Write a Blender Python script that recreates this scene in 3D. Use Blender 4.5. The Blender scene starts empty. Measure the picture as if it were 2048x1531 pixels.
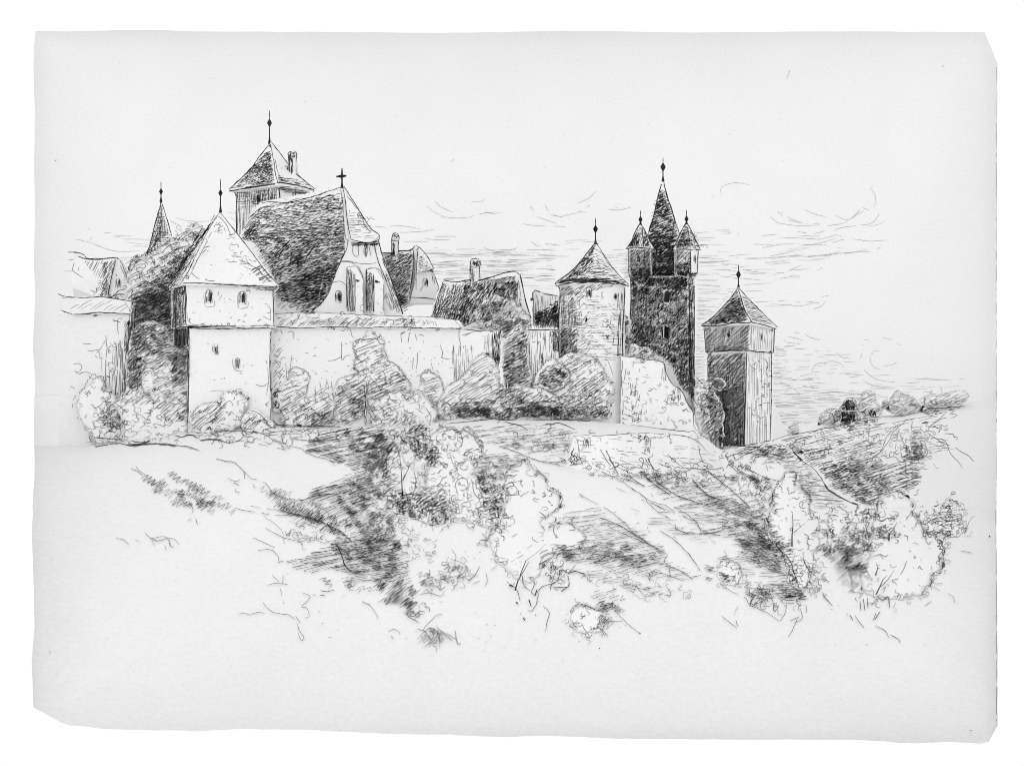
import bpy, math, random
from mathutils import Vector, Matrix, noise
from mathutils.bvhtree import BVHTree
from mathutils.geometry import delaunay_2d_cdt, convex_hull_2d
import bmesh

# ------------------------------------------------------------------ camera, light, exposure
F = 5267.0            # focal length in pixels of the 2048 px wide picture
YH = 880.0            # eye level row
W, Hh = 2048.0, 1531.0
sc = bpy.context.scene
cam_d = bpy.data.cameras.new('camera'); cam = bpy.data.objects.new('camera', cam_d)
sc.collection.objects.link(cam); sc.camera = cam
cam.location = (0, 0, 0); cam.rotation_euler = (math.radians(90), 0, 0)
cam_d.sensor_width = 36; cam_d.lens = 36 * F / W; cam_d.shift_y = (YH - Hh / 2) / W
cam_d.clip_start = 1; cam_d.clip_end = 3000
wd = bpy.data.worlds.new('World'); sc.world = wd; wd.use_nodes = True
bgn = wd.node_tree.nodes['Background']
bgn.inputs[0].default_value = (1, 1, 1, 1); bgn.inputs[1].default_value = 1.02   # even white overcast light
sun_d = bpy.data.lights.new('sun', 'SUN'); sun = bpy.data.objects.new('sun', sun_d); sc.collection.objects.link(sun)
sun_d.energy = 0.6; sun_d.angle = math.radians(40)
sun.rotation_euler = (math.radians(76), 0, math.radians(-14))
sc.view_settings.view_transform = 'Standard'; sc.view_settings.look = 'None'
sc.view_settings.exposure = 0; sc.view_settings.gamma = 1
sc.cycles.filter_width = 1.0; sc.cycles.max_bounces = 8; sc.cycles.diffuse_bounces = 5

R = random.Random(7)
U = R.uniform

def Pt(x, y, Y):
    return Vector(((x - 1024) / F * Y, Y, -(y - YH) / F * Y))

def PX(v):
    return (v.x / v.y * F + 1024, -v.z / v.y * F + YH)

def pp(s):
    if not isinstance(s, str): return list(s)
    return [tuple(float(q) for q in t.split(',')) for t in s.split()]

# ------------------------------------------------------------------ materials
def paper_material(name, base):
    m = bpy.data.materials.new(name); m.use_nodes = True
    nt = m.node_tree; N = nt.nodes; L = nt.links; b = N['Principled BSDF']
    b.inputs['Roughness'].default_value = 0.95
    b.inputs['Specular IOR Level'].default_value = 0.05
    tc = N.new('ShaderNodeTexCoord')
    n1 = N.new('ShaderNodeTexNoise'); n1.inputs['Scale'].default_value = 2.4; n1.inputs['Detail'].default_value = 6
    n2 = N.new('ShaderNodeTexNoise'); n2.inputs['Scale'].default_value = 0.09; n2.inputs['Detail'].default_value = 3
    mp = N.new('ShaderNodeMapping'); mp.inputs['Scale'].default_value = (1.2, 1, 5.0)
    n3 = N.new('ShaderNodeTexNoise'); n3.inputs['Scale'].default_value = 0.9; n3.inputs['Detail'].default_value = 5
    L.new(tc.outputs['Object'], n1.inputs['Vector']); L.new(tc.outputs['Object'], n2.inputs['Vector'])
    L.new(tc.outputs['Object'], mp.inputs['Vector']); L.new(mp.outputs[0], n3.inputs['Vector'])
    def math_(op, a, bb):
        q = N.new('ShaderNodeMath'); q.operation = op
        for i, v in enumerate((a, bb)):
            if isinstance(v, (int, float)): q.inputs[i].default_value = v
            else: L.new(v, q.inputs[i])
        return q.outputs[0]
    s = math_('MULTIPLY', math_('SUBTRACT', n1.outputs[0], 0.5), 0.11)
    s = math_('ADD', s, math_('MULTIPLY', math_('SUBTRACT', n2.outputs[0], 0.5), 0.05))
    s = math_('ADD', s, math_('MULTIPLY', math_('SUBTRACT', n3.outputs[0], 0.5), 0.05))
    # lighting vignette painted into the colour near sheet edges; offsets even out shading
    at = N.new('ShaderNodeAttribute'); at.attribute_name = 'tone'
    s = math_('SUBTRACT', s, at.outputs['Fac'])
    # small specks in the pulp
    vo = N.new('ShaderNodeTexVoronoi'); vo.inputs['Scale'].default_value = 0.28
    L.new(tc.outputs['Object'], vo.inputs['Vector'])
    sp = math_('MULTIPLY', math_('LESS_THAN', vo.outputs['Distance'], 0.035), 0.09)
    s = math_('SUBTRACT', s, sp)
    v = math_('ADD', s, base)
    cb = N.new('ShaderNodeCombineColor')
    for i in range(3): L.new(v, cb.inputs[i])
    L.new(cb.outputs[0], b.inputs['Base Color'])
    return m

def ink_material():
    m = bpy.data.materials.new('black_ink'); m.use_nodes = True
    nt = m.node_tree; N = nt.nodes; L = nt.links; b = N['Principled BSDF']
    n = N.new('ShaderNodeTexNoise'); n.inputs['Scale'].default_value = 0.7; n.inputs['Detail'].default_value = 4
    tc = N.new('ShaderNodeTexCoord'); L.new(tc.outputs['Object'], n.inputs['Vector'])
    r = N.new('ShaderNodeValToRGB')
    r.color_ramp.elements[0].position = 0.35; r.color_ramp.elements[0].color = (0.008, 0.008, 0.008, 1)
    r.color_ramp.elements[1].position = 0.75; r.color_ramp.elements[1].color = (0.045, 0.045, 0.045, 1)
    L.new(n.outputs[0], r.inputs[0]); L.new(r.outputs[0], b.inputs['Base Color'])
    b.inputs['Roughness'].default_value = 0.8; b.inputs['Specular IOR Level'].default_value = 0.1
    return m

PAPER = paper_material('rag_paper', 0.785)
INK = ink_material()

# ------------------------------------------------------------------ geometry helpers
PARTS = []
OV = [3.0]          # how far hatching strays over the edge of its patch
WK = 0.80           # pen width
SPK = 0.76          # hatch spacing

class Part:
    """One mesh object: paper-coloured solid faces plus the pen lines that lie on them."""
    def __init__(s, name, V, Fc, parent=None, off=0.05, jump=4.0, smooth=False, dark=False):
        s.name = name; s.V = [Vector(v) for v in V]; s.F = [tuple(f) for f in Fc]; s.parent = parent
        s.MI = [1 if dark else 0] * len(s.F); s.off = off; s.jump = jump; s.smooth = smooth
        s.ns = len(s.F); s.bvh = BVHTree.FromPolygons(s.V, s.F); s.tone = None; s.wk = 1.0
        s.Y0 = min(v.y for v in s.V); s.props = {}; s.n = 0
        PARTS.append(s)
    def ray(s, x, y):
        d = Vector(((x - 1024) / F, 1, -(y - YH) / F))
        h, n, i, t = s.bvh.ray_cast(Vector((0, 0, 0)), d.normalized())
        if h is None: return None
        if n.dot(d) > 0: n = -n
        return h, n
    def ink(s, *groups):
        for g in groups:
            for st in g: s._ribbon(*st)
        return s
    def _ribbon(s, pts, w):
        w *= s.wk * WK
        if len(pts) < 2: return
        hits = [s.ray(*p) for p in pts]
        if all(h is None for h in hits):
            Yd = s.Y0
            hits = [(Pt(p[0], p[1], Yd), Vector((0, -1, 0))) for p in pts]
        else:
            k = len(hits)
            for i in range(k):
                if hits[i] is None:
                    for r in range(1, k):
                        c = None
                        if i - r >= 0 and hits[i - r] is not None: c = hits[i - r]
                        elif i + r < k and hits[i + r] is not None: c = hits[i + r]
                        if c is not None:
                            hits[i] = (Pt(pts[i][0], pts[i][1], c[0].y - 0.02), Vector((0, -1, 0))); break
        n = len(pts); row = []
        for i in range(n):
            a = pts[max(0, i - 1)]; b = pts[min(n - 1, i + 1)]
            dx, dy = b[0] - a[0], b[1] - a[1]; l = math.hypot(dx, dy) or 1
            t = i / (n - 1)
            ww = w * (0.55 + 0.45 * math.sin(math.pi * min(1, max(0, 0.12 + 0.8 * t)))) * U(0.85, 1.15) / 2
            ox, oy = -dy / l * ww, dx / l * ww
            pos, nr = hits[i]; pr = []
            for sg in (1, -1):
                x, y = pts[i][0] + sg * ox, pts[i][1] + sg * oy
                d = Vector(((x - 1024) / F, 1, -(y - YH) / F))
                den = nr.dot(d); q = None
                if abs(den) > 0.12:
                    q = d * (nr.dot(pos) / den)
                    if abs(q.y - pos.y) > 0.6: q = None
                if q is None: q = d * pos.y
                q = q * (1 - s.off / q.length)
                pr.append(q)
            row.append((pr, pos.y))
        base = None
        for i in range(n):
            s.V += row[i][0]
            k = len(s.V)
            if i and abs(row[i][1] - row[i - 1][1]) < s.jump:
                s.F.append((k - 4, k - 3, k - 1, k - 2)); s.MI.append(1)
        s.n += 1
    def build(s):
        me = bpy.data.meshes.new(s.name); me.from_pydata([tuple(v) for v in s.V], [], s.F)
        me.materials.append(PAPER); me.materials.append(INK)
        me.polygons.foreach_set('material_index', s.MI)
        if s.smooth:
            me.polygons.foreach_set('use_smooth', [i < s.ns for i in range(len(s.F))])
        if not s.tone:
            s.tone = [0.10 * math.exp(-max(0, min(PX(v)[0] - 66, 1994 - PX(v)[0])) / 130) for v in s.V]  # side vignette painted into the colour of every other part
        if s.tone:
            a = me.attributes.new('tone', 'FLOAT', 'POINT')
            a.data.foreach_set('value', list(s.tone) + [0.0] * (len(s.V) - len(s.tone)))
        me.update()
        o = bpy.data.objects.new(s.name, me); sc.collection.objects.link(o)
        if s.parent is not None:
            par = s.parent.obj if isinstance(s.parent, Part) else s.parent
            o.parent = par
            if isinstance(s.parent, Part): pass
            else: o.matrix_parent_inverse = Matrix.Translation(par.location).inverted()
        for k, v in s.props.items(): o[k] = v
        s.obj = o
        return o

def topink(*groups):
    """pen lines that run on over whatever surface is foremost there"""
    for g_ in groups:
        for pts, w in g_:
            cur = None; run = []
            for p in pts:
                best = None
                for q in PARTS:
                    h = q.ray(*p)
                    if h and (best is None or h[0].y < best[1]): best = (q, h[0].y)
                k = best[0] if best else None
                if k is not cur:
                    if cur is not None and len(run) > 1: cur._ribbon(run, w)
                    run = []; cur = k
                run.append(p)
            if cur is not None and len(run) > 1: cur._ribbon(run, w)

def thing(name, label, cat, x, y, Y, group=None):
    o = bpy.data.objects.new(name, None); sc.collection.objects.link(o)
    o.location = Pt(x, y, Y); o.empty_display_size = 1
    o['label'] = label; o['category'] = cat
    if group: o['group'] = group
    if name.endswith('wall'): o['kind'] = 'thing'
    return o

def hull(name, pts, parent=None, **k):
    """pts: (x, y, depth) or Vectors; the convex solid around them."""
    bm = bmesh.new()
    for p in pts: bm.verts.new(p if isinstance(p, Vector) else Pt(*p))
    bmesh.ops.convex_hull(bm, input=bm.verts)
    bmesh.ops.delete(bm, geom=[v for v in bm.verts if not v.link_faces], context='VERTS')
    bmesh.ops.recalc_face_normals(bm, faces=bm.faces)
    bm.verts.index_update()
    V = [v.co.copy() for v in bm.verts]; Fc = [[v.index for v in f.verts] for f in bm.faces]
    bm.free()
    return Part(name, V, Fc, parent, **k)

def fracture(poly, step=10, amp=0.8, closed=True):
    poly = pp(poly); out = []; n = len(poly)
    for i in range(n if closed else n - 1):
        a, b = poly[i], poly[(i + 1) % n]; l = math.hypot(b[0] - a[0], b[1] - a[1]); k = max(1, int(l / step))
        for j in range(k):
            t = j / k; q = amp if j else amp * 0.3
            out.append((a[0] + (b[0] - a[0]) * t + U(-q, q), a[1] + (b[1] - a[1]) * t + U(-q, q)))
    if not closed: out.append(poly[-1])
    return out

def extrude(name, poly, Y, D, parent=None, slant=None, **k):
    """an upright slab with the given outline; slant(x) adds to the depth."""
    poly = pp(poly); n = len(poly)
    f = slant or (lambda x: 0)
    A = [Pt(x, y, Y + f(x)) for x, y in poly]
    B = [v + Vector((0, D, 0)) for v in A]
    fs = []
    if slant:
        cen = [Vector((p[0], p[1])) for p in poly]
        r = delaunay_2d_cdt(cen, [(i, (i + 1) % n) for i in range(n)], [], 1, 1e-4)
        if len(r[0]) == n:
            fs = [tuple(r[3][i][0] for i in t) for t in r[2]]
    if not fs: fs = [tuple(range(n))]
    Fc = list(fs) + [tuple(n + i for i in reversed(t)) for t in fs]
    Fc += [(i, n + i, n + (i + 1) % n, (i + 1) % n) for i in range(n)]
    return Part(name, A + B, Fc, parent, **k)

def lathe(name, cx, Y, prof, parent=None, seg=40, sx=1.0, rot=0.0, **k):
    """prof: (radius px, y px) top to bottom, turned about a vertical axis at (cx, Y)."""
    V = []; Fc = []; c = Pt(cx, 0, Y)
    for r, y in prof:
        rr = max(r, 0.05) / F * Y; z = -(y - YH) / F * Y
        for i in range(seg):
            a = 2 * math.pi * i / seg + rot
            V.append(Vector((c.x + rr * math.cos(a), Y + rr * math.sin(a) * sx, z)))
    for j in range(len(prof) - 1):
        for i in range(seg):
            a, b = j * seg + i, j * seg + (i + 1) % seg
            Fc.append((a, b, b + seg, a + seg))
    Fc.append(tuple(range(seg))); Fc.append(tuple(reversed(range((len(prof) - 1) * seg, len(prof) * seg))))
    return Part(name, V, Fc, parent, **k)

def inside(p, poly):
    x, y = p; c = False; n = len(poly); j = n - 1
    for i in range(n):
        xi, yi = poly[i]; xj, yj = poly[j]
        if (yi > y) != (yj > y) and x < (xj - xi) * (y - yi) / (yj - yi) + xi: c = not c
        j = i
    return c

def seg_dist(p, a, b):
    dx, dy = b[0] - a[0], b[1] - a[1]; l = dx * dx + dy * dy or 1e-9
    t = max(0, min(1, ((p[0] - a[0]) * dx + (p[1] - a[1]) * dy) / l))
    return math.hypot(p[0] - a[0] - t * dx, p[1] - a[1] - t * dy)

def edge_dist(p, poly):
    return min(seg_dist(p, poly[i], poly[(i + 1) % len(poly)]) for i in range(len(poly)))

def depth_on_ground(x, y):
    h = ground.ray(x, y)
    return min(299.8, h[0].y) if h else 299.8

def blob(name, poly, Y, thick, parent=None, lump=0.25, amp=2.2, lean=0.0, **k):
    """a rounded, lumpy solid mass of leaves with the given outline."""
    bd = fracture(poly, 6, amp)
    if lean >= 1: bd = [(x + 5 * noise.noise(Vector((x / 13, y / 13, 1))), y + 5 * noise.noise(Vector((x / 13, y / 13, 7)))) for x, y in bd]
    xs = [p[0] for p in bd]; ys = [p[1] for p in bd]
    s = max(6, (max(xs) - min(xs)) / 16)
    ins = []
    y = min(ys)
    while y < max(ys):
        x = min(xs)
        while x < max(xs):
            p = (x + U(-s, s) * 0.2, y + U(-s, s) * 0.2)
            if inside(p, bd) and edge_dist(p, bd) > s * 0.45: ins.append(p)
            x += s
        y += s
    n = len(bd)
    r = delaunay_2d_cdt([Vector(p) for p in bd + ins], [(i, (i + 1) % n) for i in range(n)], [], 1, 1e-4)
    v2 = [tuple(v) for v in r[0]]
    dd = [edge_dist(v, bd) for v in v2]; dm = max(dd) or 1
    V = []; mapb = []; yb = max(ys)
    for v, d in zip(v2, dd):
        q = min(1, max(0, d / dm) * 1.25); h = q * q * (3 - 2 * q) * thick * .2
        h *= 1 + lump * noise.noise(Vector((v[0] / 14, v[1] / 14, Y)))
        Yv = Y + (lean * (yb - v[1]) / F * Y if lean < 1 else depth_on_ground(v[0], v[1]) - Y - .1)
        V.append(Pt(v[0], v[1], Yv - h))
    nf = len(V)
    for i, (v, d) in enumerate(zip(v2, dd)):
        if d < 1e-3: mapb.append(i)
        else:
            mapb.append(len(V)); h = d / dm * thick * .8
            V.append(V[i] + Vector((0, 2 * h, 0)))
    Fc = [tuple(t) for t in r[2]] + [tuple(mapb[i] for i in reversed(t)) for t in r[2]]
    return Part(name, V, Fc, parent, smooth=True, off=0.1, **k)

# ------------------------------------------------------------------ pen strokes (pixel units of the 2048 px picture)
def wob(pts, a=0.5, step=5.0):
    """smooth hand-drawn line through the points"""
    pts = pp(pts)
    if len(pts) == 2 and math.hypot(pts[1][0] - pts[0][0], pts[1][1] - pts[0][1]) < step:
        return pts
    P = [pts[0]] + pts + [pts[-1]]; out = []; sd = U(0, 999)
    for i in range(1, len(P) - 2):
        p0, p1, p2, p3 = P[i - 1], P[i], P[i + 1], P[i + 2]
        l = math.hypot(p2[0] - p1[0], p2[1] - p1[1]); k = max(1, int(l / step + 0.5))
        for j in range(k):
            t = j / k; q = []
            for c in (0, 1):
                q.append(0.5 * (2 * p1[c] + (p2[c] - p0[c]) * t + (2 * p0[c] - 5 * p1[c] + 4 * p2[c] - p3[c]) * t * t
                         + (3 * p1[c] - p0[c] - 3 * p2[c] + p3[c]) * t ** 3))
            out.append(tuple(q))
    out.append(pts[-1])
    return [(x + a * (noise.noise(Vector((sd, i * 0.45, 0))) * 1.6 + U(-.25, .25)),
             y + a * (noise.noise(Vector((sd, i * 0.45, 9))) * 1.6 + U(-.25, .25))) for i, (x, y) in enumerate(out)]

def Ln(pts, w=1.3, a=0.6, rep=1, brk=0.0):
    """outline; rep>1 goes over it again; brk leaves gaps"""
    out = []
    for r in range(rep):
        q = wob([(x + (U(-.8, .8) if r else 0), y + (U(-.8, .8) if r else 0)) for x, y in pp(pts)], a)
        if brk <= 0: out.append((q, w * U(.8, 1.15)))
        else:
            cur = []
            for p in q:
                if R.random() < brk and len(cur) > 1: out.append((cur, w * U(.7, 1.2))); cur = []
                else: cur.append(p)
            if len(cur) > 1: out.append((cur, w))
    return out

def Lines(s, w=1.2, a=0.5, rep=1, brk=0.0):
    o = []
    for t in s.split('|'):
        if t.strip(): o += Ln(t, w, a, rep, brk)
    return o

def clip(poly, c, d, lo, hi):
    """parameters where the line c + t d is inside the polygon"""
    ts = []; n = len(poly)
    for i in range(n):
        a, b = poly[i], poly[(i + 1) % n]
        ex, ey = b[0] - a[0], b[1] - a[1]; den = d[0] * ey - d[1] * ex
        if abs(den) < 1e-9: continue
        t = ((a[0] - c[0]) * ey - (a[1] - c[1]) * ex) / den
        u = ((a[0] - c[0]) * d[1] - (a[1] - c[1]) * d[0]) / den
        if 0 <= u < 1: ts.append(t)
    ts.sort()
    return [(ts[i], ts[i + 1]) for i in range(0, len(ts) - 1, 2)]

def Ht(poly, ang=25, sp=6, L=(18, 45), w=1.1, gap=0.18, bow=0.0, j=1.0, keep=1.0, aj=3, over=2):
    """hatching inside a polygon; ang counter-clockwise from level"""
    poly = pp(poly); out = []
    cx = sum(p[0] for p in poly) / len(poly); cy = sum(p[1] for p in poly) / len(poly)
    rad = max(math.hypot(p[0] - cx, p[1] - cy) for p in poly) + 4
    o = -rad
    while o < rad:
        a = math.radians(ang + U(-aj, aj)); d = (math.cos(a), -math.sin(a)); nn = (math.sin(a), math.cos(a))
        a0 = math.radians(ang); nb = (math.sin(a0), math.cos(a0))
        c = (cx + nb[0] * o, cy + nb[1] * o)
        for t0, t1 in clip(poly, c, d, -rad, rad):
            ov = OV[0]; t0 -= U(-ov, ov * .8); t1 += U(-ov, ov * .8); t = t0
            while t < t1:
                l = U(*L); e = min(t + l, t1)
                if e - t > 2.5 and R.random() < keep:
                    sh = U(-j, j); k = max(2, int((e - t) / 5) + 1); q = []
                    bw = bow * (e - t) * U(.5, 1.3)
                    rot = U(-.035, .035); sd = U(0, 99)
                    for m in range(k + 1):
                        s = m / k; tt = t + (e - t) * s
                        off = sh - bw * 4 * s * (1 - s) + rot * (tt - t) + 0.5 * noise.noise(Vector((sd, s * 3, 0)))
                        q.append((c[0] + d[0] * tt + nn[0] * off, c[1] + d[1] * tt + nn[1] * off))
                    out.append((q, w * U(.65, 1.3) * (1 if OV[0] < 5 else .86)))
                t = e + l * gap * U(0, 2) + 0.5
        o += sp * (SPK if OV[0] < 5 else SPK * 1.12) * U(.7, 1.3)
    return out

def spread(poly, n):
    """about n points evenly but irregularly spread over the polygon"""
    xs = [p[0] for p in poly]; ys = [p[1] for p in poly]
    area = abs(sum(poly[i][0] * poly[(i + 1) % len(poly)][1] - poly[(i + 1) % len(poly)][0] * poly[i][1] for i in range(len(poly)))) / 2
    c = math.sqrt(max(1, area) / max(1, n)); out = []
    y = min(ys) + U(0, c) * .5; r = 0
    while y < max(ys) + c * .3:
        x = min(xs) + (c * .5 if r % 2 else 0) + U(0, .3) * c
        while x < max(xs) + c * .3:
            p = (x + U(-.42, .42) * c, y + U(-.42, .42) * c)
            if inside(p, poly): out.append(p)
            x += c
        y += c; r += 1
    R.shuffle(out)
    return out

ZD = 0.8
def Zg(poly, ang=25, sp=4, L=14, w=1.1, n=None, run=(3, 8), adv=70):
    """connected to-and-fro pen shading in short bursts"""
    poly = pp(poly); out = []
    xs = [p[0] for p in poly]; ys = [p[1] for p in poly]
    area = abs(sum(poly[i][0] * poly[(i + 1) % len(poly)][1] - poly[(i + 1) % len(poly)][0] * poly[i][1] for i in range(len(poly)))) / 2
    n = n or int(area / (L * sp * 5.5))
    ar = abs(sum(poly[i][0] * poly[(i + 1) % len(poly)][1] - poly[(i + 1) % len(poly)][0] * poly[i][1] for i in range(len(poly)))) / 2
    n = min(n * ZD, (.86 if w >= 1.9 else .62 if OV[0] < 5 else .4) * ar / (sum(run) / 2 * L * .9 * w * WK))
    n = max(2, int(n + .5))
    for p in spread(poly, n):
        p0 = p; ov = OV[0]
        if ov > 5: p = (p[0] + R.gauss(0, ov * .7), p[1] + R.gauss(0, ov * .45))
        a = math.radians(ang + U(-9, 9)); d = (math.cos(a), -math.sin(a))
        b = math.radians(ang - adv + U(-15, 15)); e = (math.cos(b), -math.sin(b))
        k = R.randint(*run); q = []
        x = p[0] - e[0] * sp * .9 * k / 2; y = p[1] - e[1] * sp * .9 * k / 2
        for i in range(k):
            l = L * U(.5, 1.2) / 2; sg = 1 if i % 2 else -1
            c = (x + sg * d[0] * l, y + sg * d[1] * l)
            for _c in range(4):
                if ov > 5 or inside(c, poly): break
                c = (c[0] * .7 + p[0] * .3, c[1] * .7 + p[1] * .3)
            q.append(c)
            x += e[0] * sp * U(.4, 1.4); y += e[1] * sp * U(.4, 1.4)
        out.append((wob(q, 0.4, 4), w * U(.65, 1.2)))
    return out

def Sc(poly, n, s=5, w=1.1):
    """leafy squiggles"""
    poly = pp(poly); out = []
    for p in spread(poly, n):
        x, y = p; q = [(x, y)]; a = U(0, 6.28); tn = R.choice((-1, 1))
        for i in range(R.randint(3, 8)):
            a += tn * U(.3, 1.6)
            if R.random() < .35: tn = -tn
            x += math.cos(a) * s * U(.35, .9); y += math.sin(a) * s * U(.3, .75); q.append((x, y))
        out.append((wob(q, 0.3, 3), w * U(.6, 1.3)))
    return out

def Lf(pts, w=1.2, s=6, keep=0.9, closed=False):
    """scalloped leafy outline"""
    pts = pp(pts); out = []
    if closed: pts = pts + [pts[0]]
    q = wob(pts, 0.8, s); cur = [q[0]]
    for i in range(1, len(q)):
        a, b = q[i - 1], q[i]; l = math.hypot(b[0] - a[0], b[1] - a[1]) or 1
        nx, ny = (b[1] - a[1]) / l, -(b[0] - a[0]) / l
        if R.random() > keep:
            if len(cur) > 1: out.append((cur, w * U(.6, 1.3)))
            cur = [b]; continue
        k = U(.15, .5) * s
        m = (a[0] + (b[0] - a[0]) * U(.35, .65) + nx * k, a[1] + (b[1] - a[1]) * U(.35, .65) + ny * k)
        cur += [m, (b[0] - nx * U(0, 1.6), b[1] - ny * U(0, 1.6))]
        if R.random() < .25: cur.append((b[0] - nx * U(1, 4) + U(-2, 2), b[1] - ny * U(1, 4) + U(-2, 2)))
    if len(cur) > 1: out.append((cur, w))
    return [(wob(c, .3, 3), ww) for c, ww in out]

def Dt(poly, n, w=1.8, l=2.5):
    poly = pp(poly); out = []
    xs = [p[0] for p in poly]; ys = [p[1] for p in poly]
    for _ in range(n):
        p = (U(min(xs), max(xs)), U(min(ys), max(ys)))
        if inside(p, poly):
            a = U(-1, .4)
            out.append(([p, (p[0] + math.cos(a) * l * U(.5, 1.4), p[1] - math.sin(a) * l * U(.5, 1.4))], w * U(.5, 1.1)))
    return out

def rect(x0, y0, x1, y1): return [(x0, y0), (x1, y0), (x1, y1), (x0, y1)]

def window(parent, wall, x, y, w, h, arch=True, dark=1.0, surround=False):
    """a small deep-set opening: dark reveal, lighter frame"""
    hit = wall.ray(x, y); Y = (hit[0].y if hit else wall.Y0)
    hw, hh = w / 2, h / 2
    pts = [(x - hw, y + hh), (x - hw, y - hh * (.5 if arch else 1))]
    if arch: pts += [(x - hw * .5, y - hh * .95), (x + hw * .5, y - hh * .95)]
    pts += [(x + hw, y - hh * (.5 if arch else 1)), (x + hw, y + hh)]
    p = extrude('window', pts, Y - 0.12, 0.3, parent)
    q = p
    q.ink(Ln(pts, 1.1, .4), Ht(rect(x - hw * .1, y - hh * .8, x + hw * .9, y + hh * .95), 86, 1.5, (h * .7, h), 1.6 * dark, j=.5),
          Ht(rect(x - hw, y - hh * .7, x, y + hh * .9), 86, 2.4, (h * .4, h * .9), 1.0 * dark, j=.5))
    if surround:
        wall.ink(Lines(f"{x-hw-3},{y-3} {x-hw-2},{y+hh+4} {x-hw-1},{y+hh+8}|{x+hw+4},{y+hh-4} {x+hw+3},{y+hh+7} {x-hw+2},{y+hh+9}", .9, .8))
    return p

def finial(parent, x, ytip, ybase, Y, ball=None, r=4.0):
    """weather vane rod with a ball, turned metal"""
    h = ybase - ytip; b = ball or (ytip + h * .42)
    p = lathe('finial', x, Y, [(.5, ytip), (.9, ytip + h * .12), (.7, b - r * 1.6), (r * .55, b - r * .9), (r, b), (r * .6, b + r * .8), (1.1, b + r * 1.5),
              (1.2, ybase - h * .2), (2.2, ybase - h * .1), (3.2, ybase + 1)], parent, seg=10, dark=True)
    return p

# ------------------------------------------------------------------ the ground: a sheet falling towards the viewer
def interp(tab, x):
    if x <= tab[0][0]: return tab[0][1]
    for (a, b), (c, d) in zip(tab, tab[1:]):
        if x <= c: return b + (d - b) * (x - a) / (c - a)
    return tab[-1][1]

CREST = pp("60,893 190,890 380,862 545,852 700,856 920,838 1100,838 1240,846 1380,866 1440,900 1500,892 1545,882 1575,893 1605,915 1640,958 1680,985 1720,1006 1760,1012 2000,1015")
BOTTOM = pp("66,1413 100,1431 130,1448 215,1457 300,1459 400,1461 470,1457 600,1458 760,1466 900,1468 1010,1473 1100,1470 1240,1476 1500,1478 1700,1478 1760,1481 1830,1486 1900,1482 1975,1487 1986,1462 1995,1450")
LEFT = pp("62,70 60,66 100,68 150,69 240,67 330,69 420,67 520,69 600,66 700,71 760,69 860,70 930,66 1000,70 1060,64 1160,66 1250,69 1330,63 1410,67 1500,70")
LEFT = sorted([(b if b > 70 and False else a, b) for a, b in LEFT])
XL = [(60, 71), (100, 68), (150, 67), (240, 70), (330, 68), (420, 70), (520, 68), (600, 70), (700, 66), (760, 71), (860, 67), (930, 70), (1000, 66), (1060, 64), (1160, 67), (1250, 69), (1285, 66), (1330, 63), (1410, 67), (1500, 70)]
XR = [(60, 1966), (66, 1970), (90, 1978), (104, 1988), (125, 1995), (300, 1994), (500, 1994), (700, 1993), (900, 1993), (1060, 1992), (1150, 1994), (1300, 1995), (1500, 1995)]
TOPY = pp("60,62 150,63 260,60 340,61 400,63 620,64 900,66 1150,62 1400,65 1700,63 1966,65 2000,65")

def ground_py(x, Y):
    yc = interp(CREST, x)
    return yc + (interp(BOTTOM, x) - yc) * max(0, (300 - Y) / 45) ** 1.8

def ground_Y(x, y):
    yc = interp(CREST, x); t = (y - yc) / (interp(BOTTOM, x) - yc)
    return 300 - 45 * max(0, t) ** (1 / 1.8)

def build_ground():
    V = []; tone = []; nu = 110; rows = [i / 54 for i in range(55)]
    ys = [255 + 45 * (1 - (1 - t) ** 1.3) for t in rows] + [304, 320, 350, 380, 400, 408, 414, 419, 423, 426, 428, 429.2, 429.8]
    for Y in ys:
        for i in range(nu):
            u = i / (nu - 1); py = ground_py(66 + u * 1928, min(Y, 300))
            xl = interp(XL, py) + U(-.6, .6); xr = interp(XR, py) + U(-.6, .6)
            x = xl + (xr - xl) * u
            py = ground_py(x, min(Y, 300))
            z = -(py - YH) / F * min(Y, 300)
            if Y > 300 and x > 1540: z -= min(1, (x - 1540) / 80) * min(Y - 300, 30) * .5
            if Y > 400: z += 9 * (1 - math.sqrt(max(0, 1 - ((Y - 400) / 30) ** 2)))
            if 257 < Y < 299: z += 0.25 * noise.noise(Vector((x / 50, Y / 9, 0)))
            if Y <= 255.01: z += U(-.03, .03)
            V.append(Vector(((x - 1024) / F * Y, Y, z)))
            ed = min(x - 66, 1994 - x, 1474 - py)
            tone.append(interp([(300, .02), (320, -.035), (406, -.035), (429, -.015)], Y) + 0.10 * math.exp(-max(0, ed) / 130) + 0.05 * math.exp(-max(0, ed) / 12))  # colour shifts with depth to cancel shading behind the crest; vignette painted in
    n = len(ys); Fc = []
    for j in range(n - 1):
        for i in range(nu - 1):
            a = j * nu + i; Fc.append((a, a + 1, a + nu + 1, a + nu))
    p = Part('ground', V, Fc, None, off=0.3, jump=30, smooth=True); p.tone = tone; p.props['kind'] = 'structure'
    return p
ground = build_ground()

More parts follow.
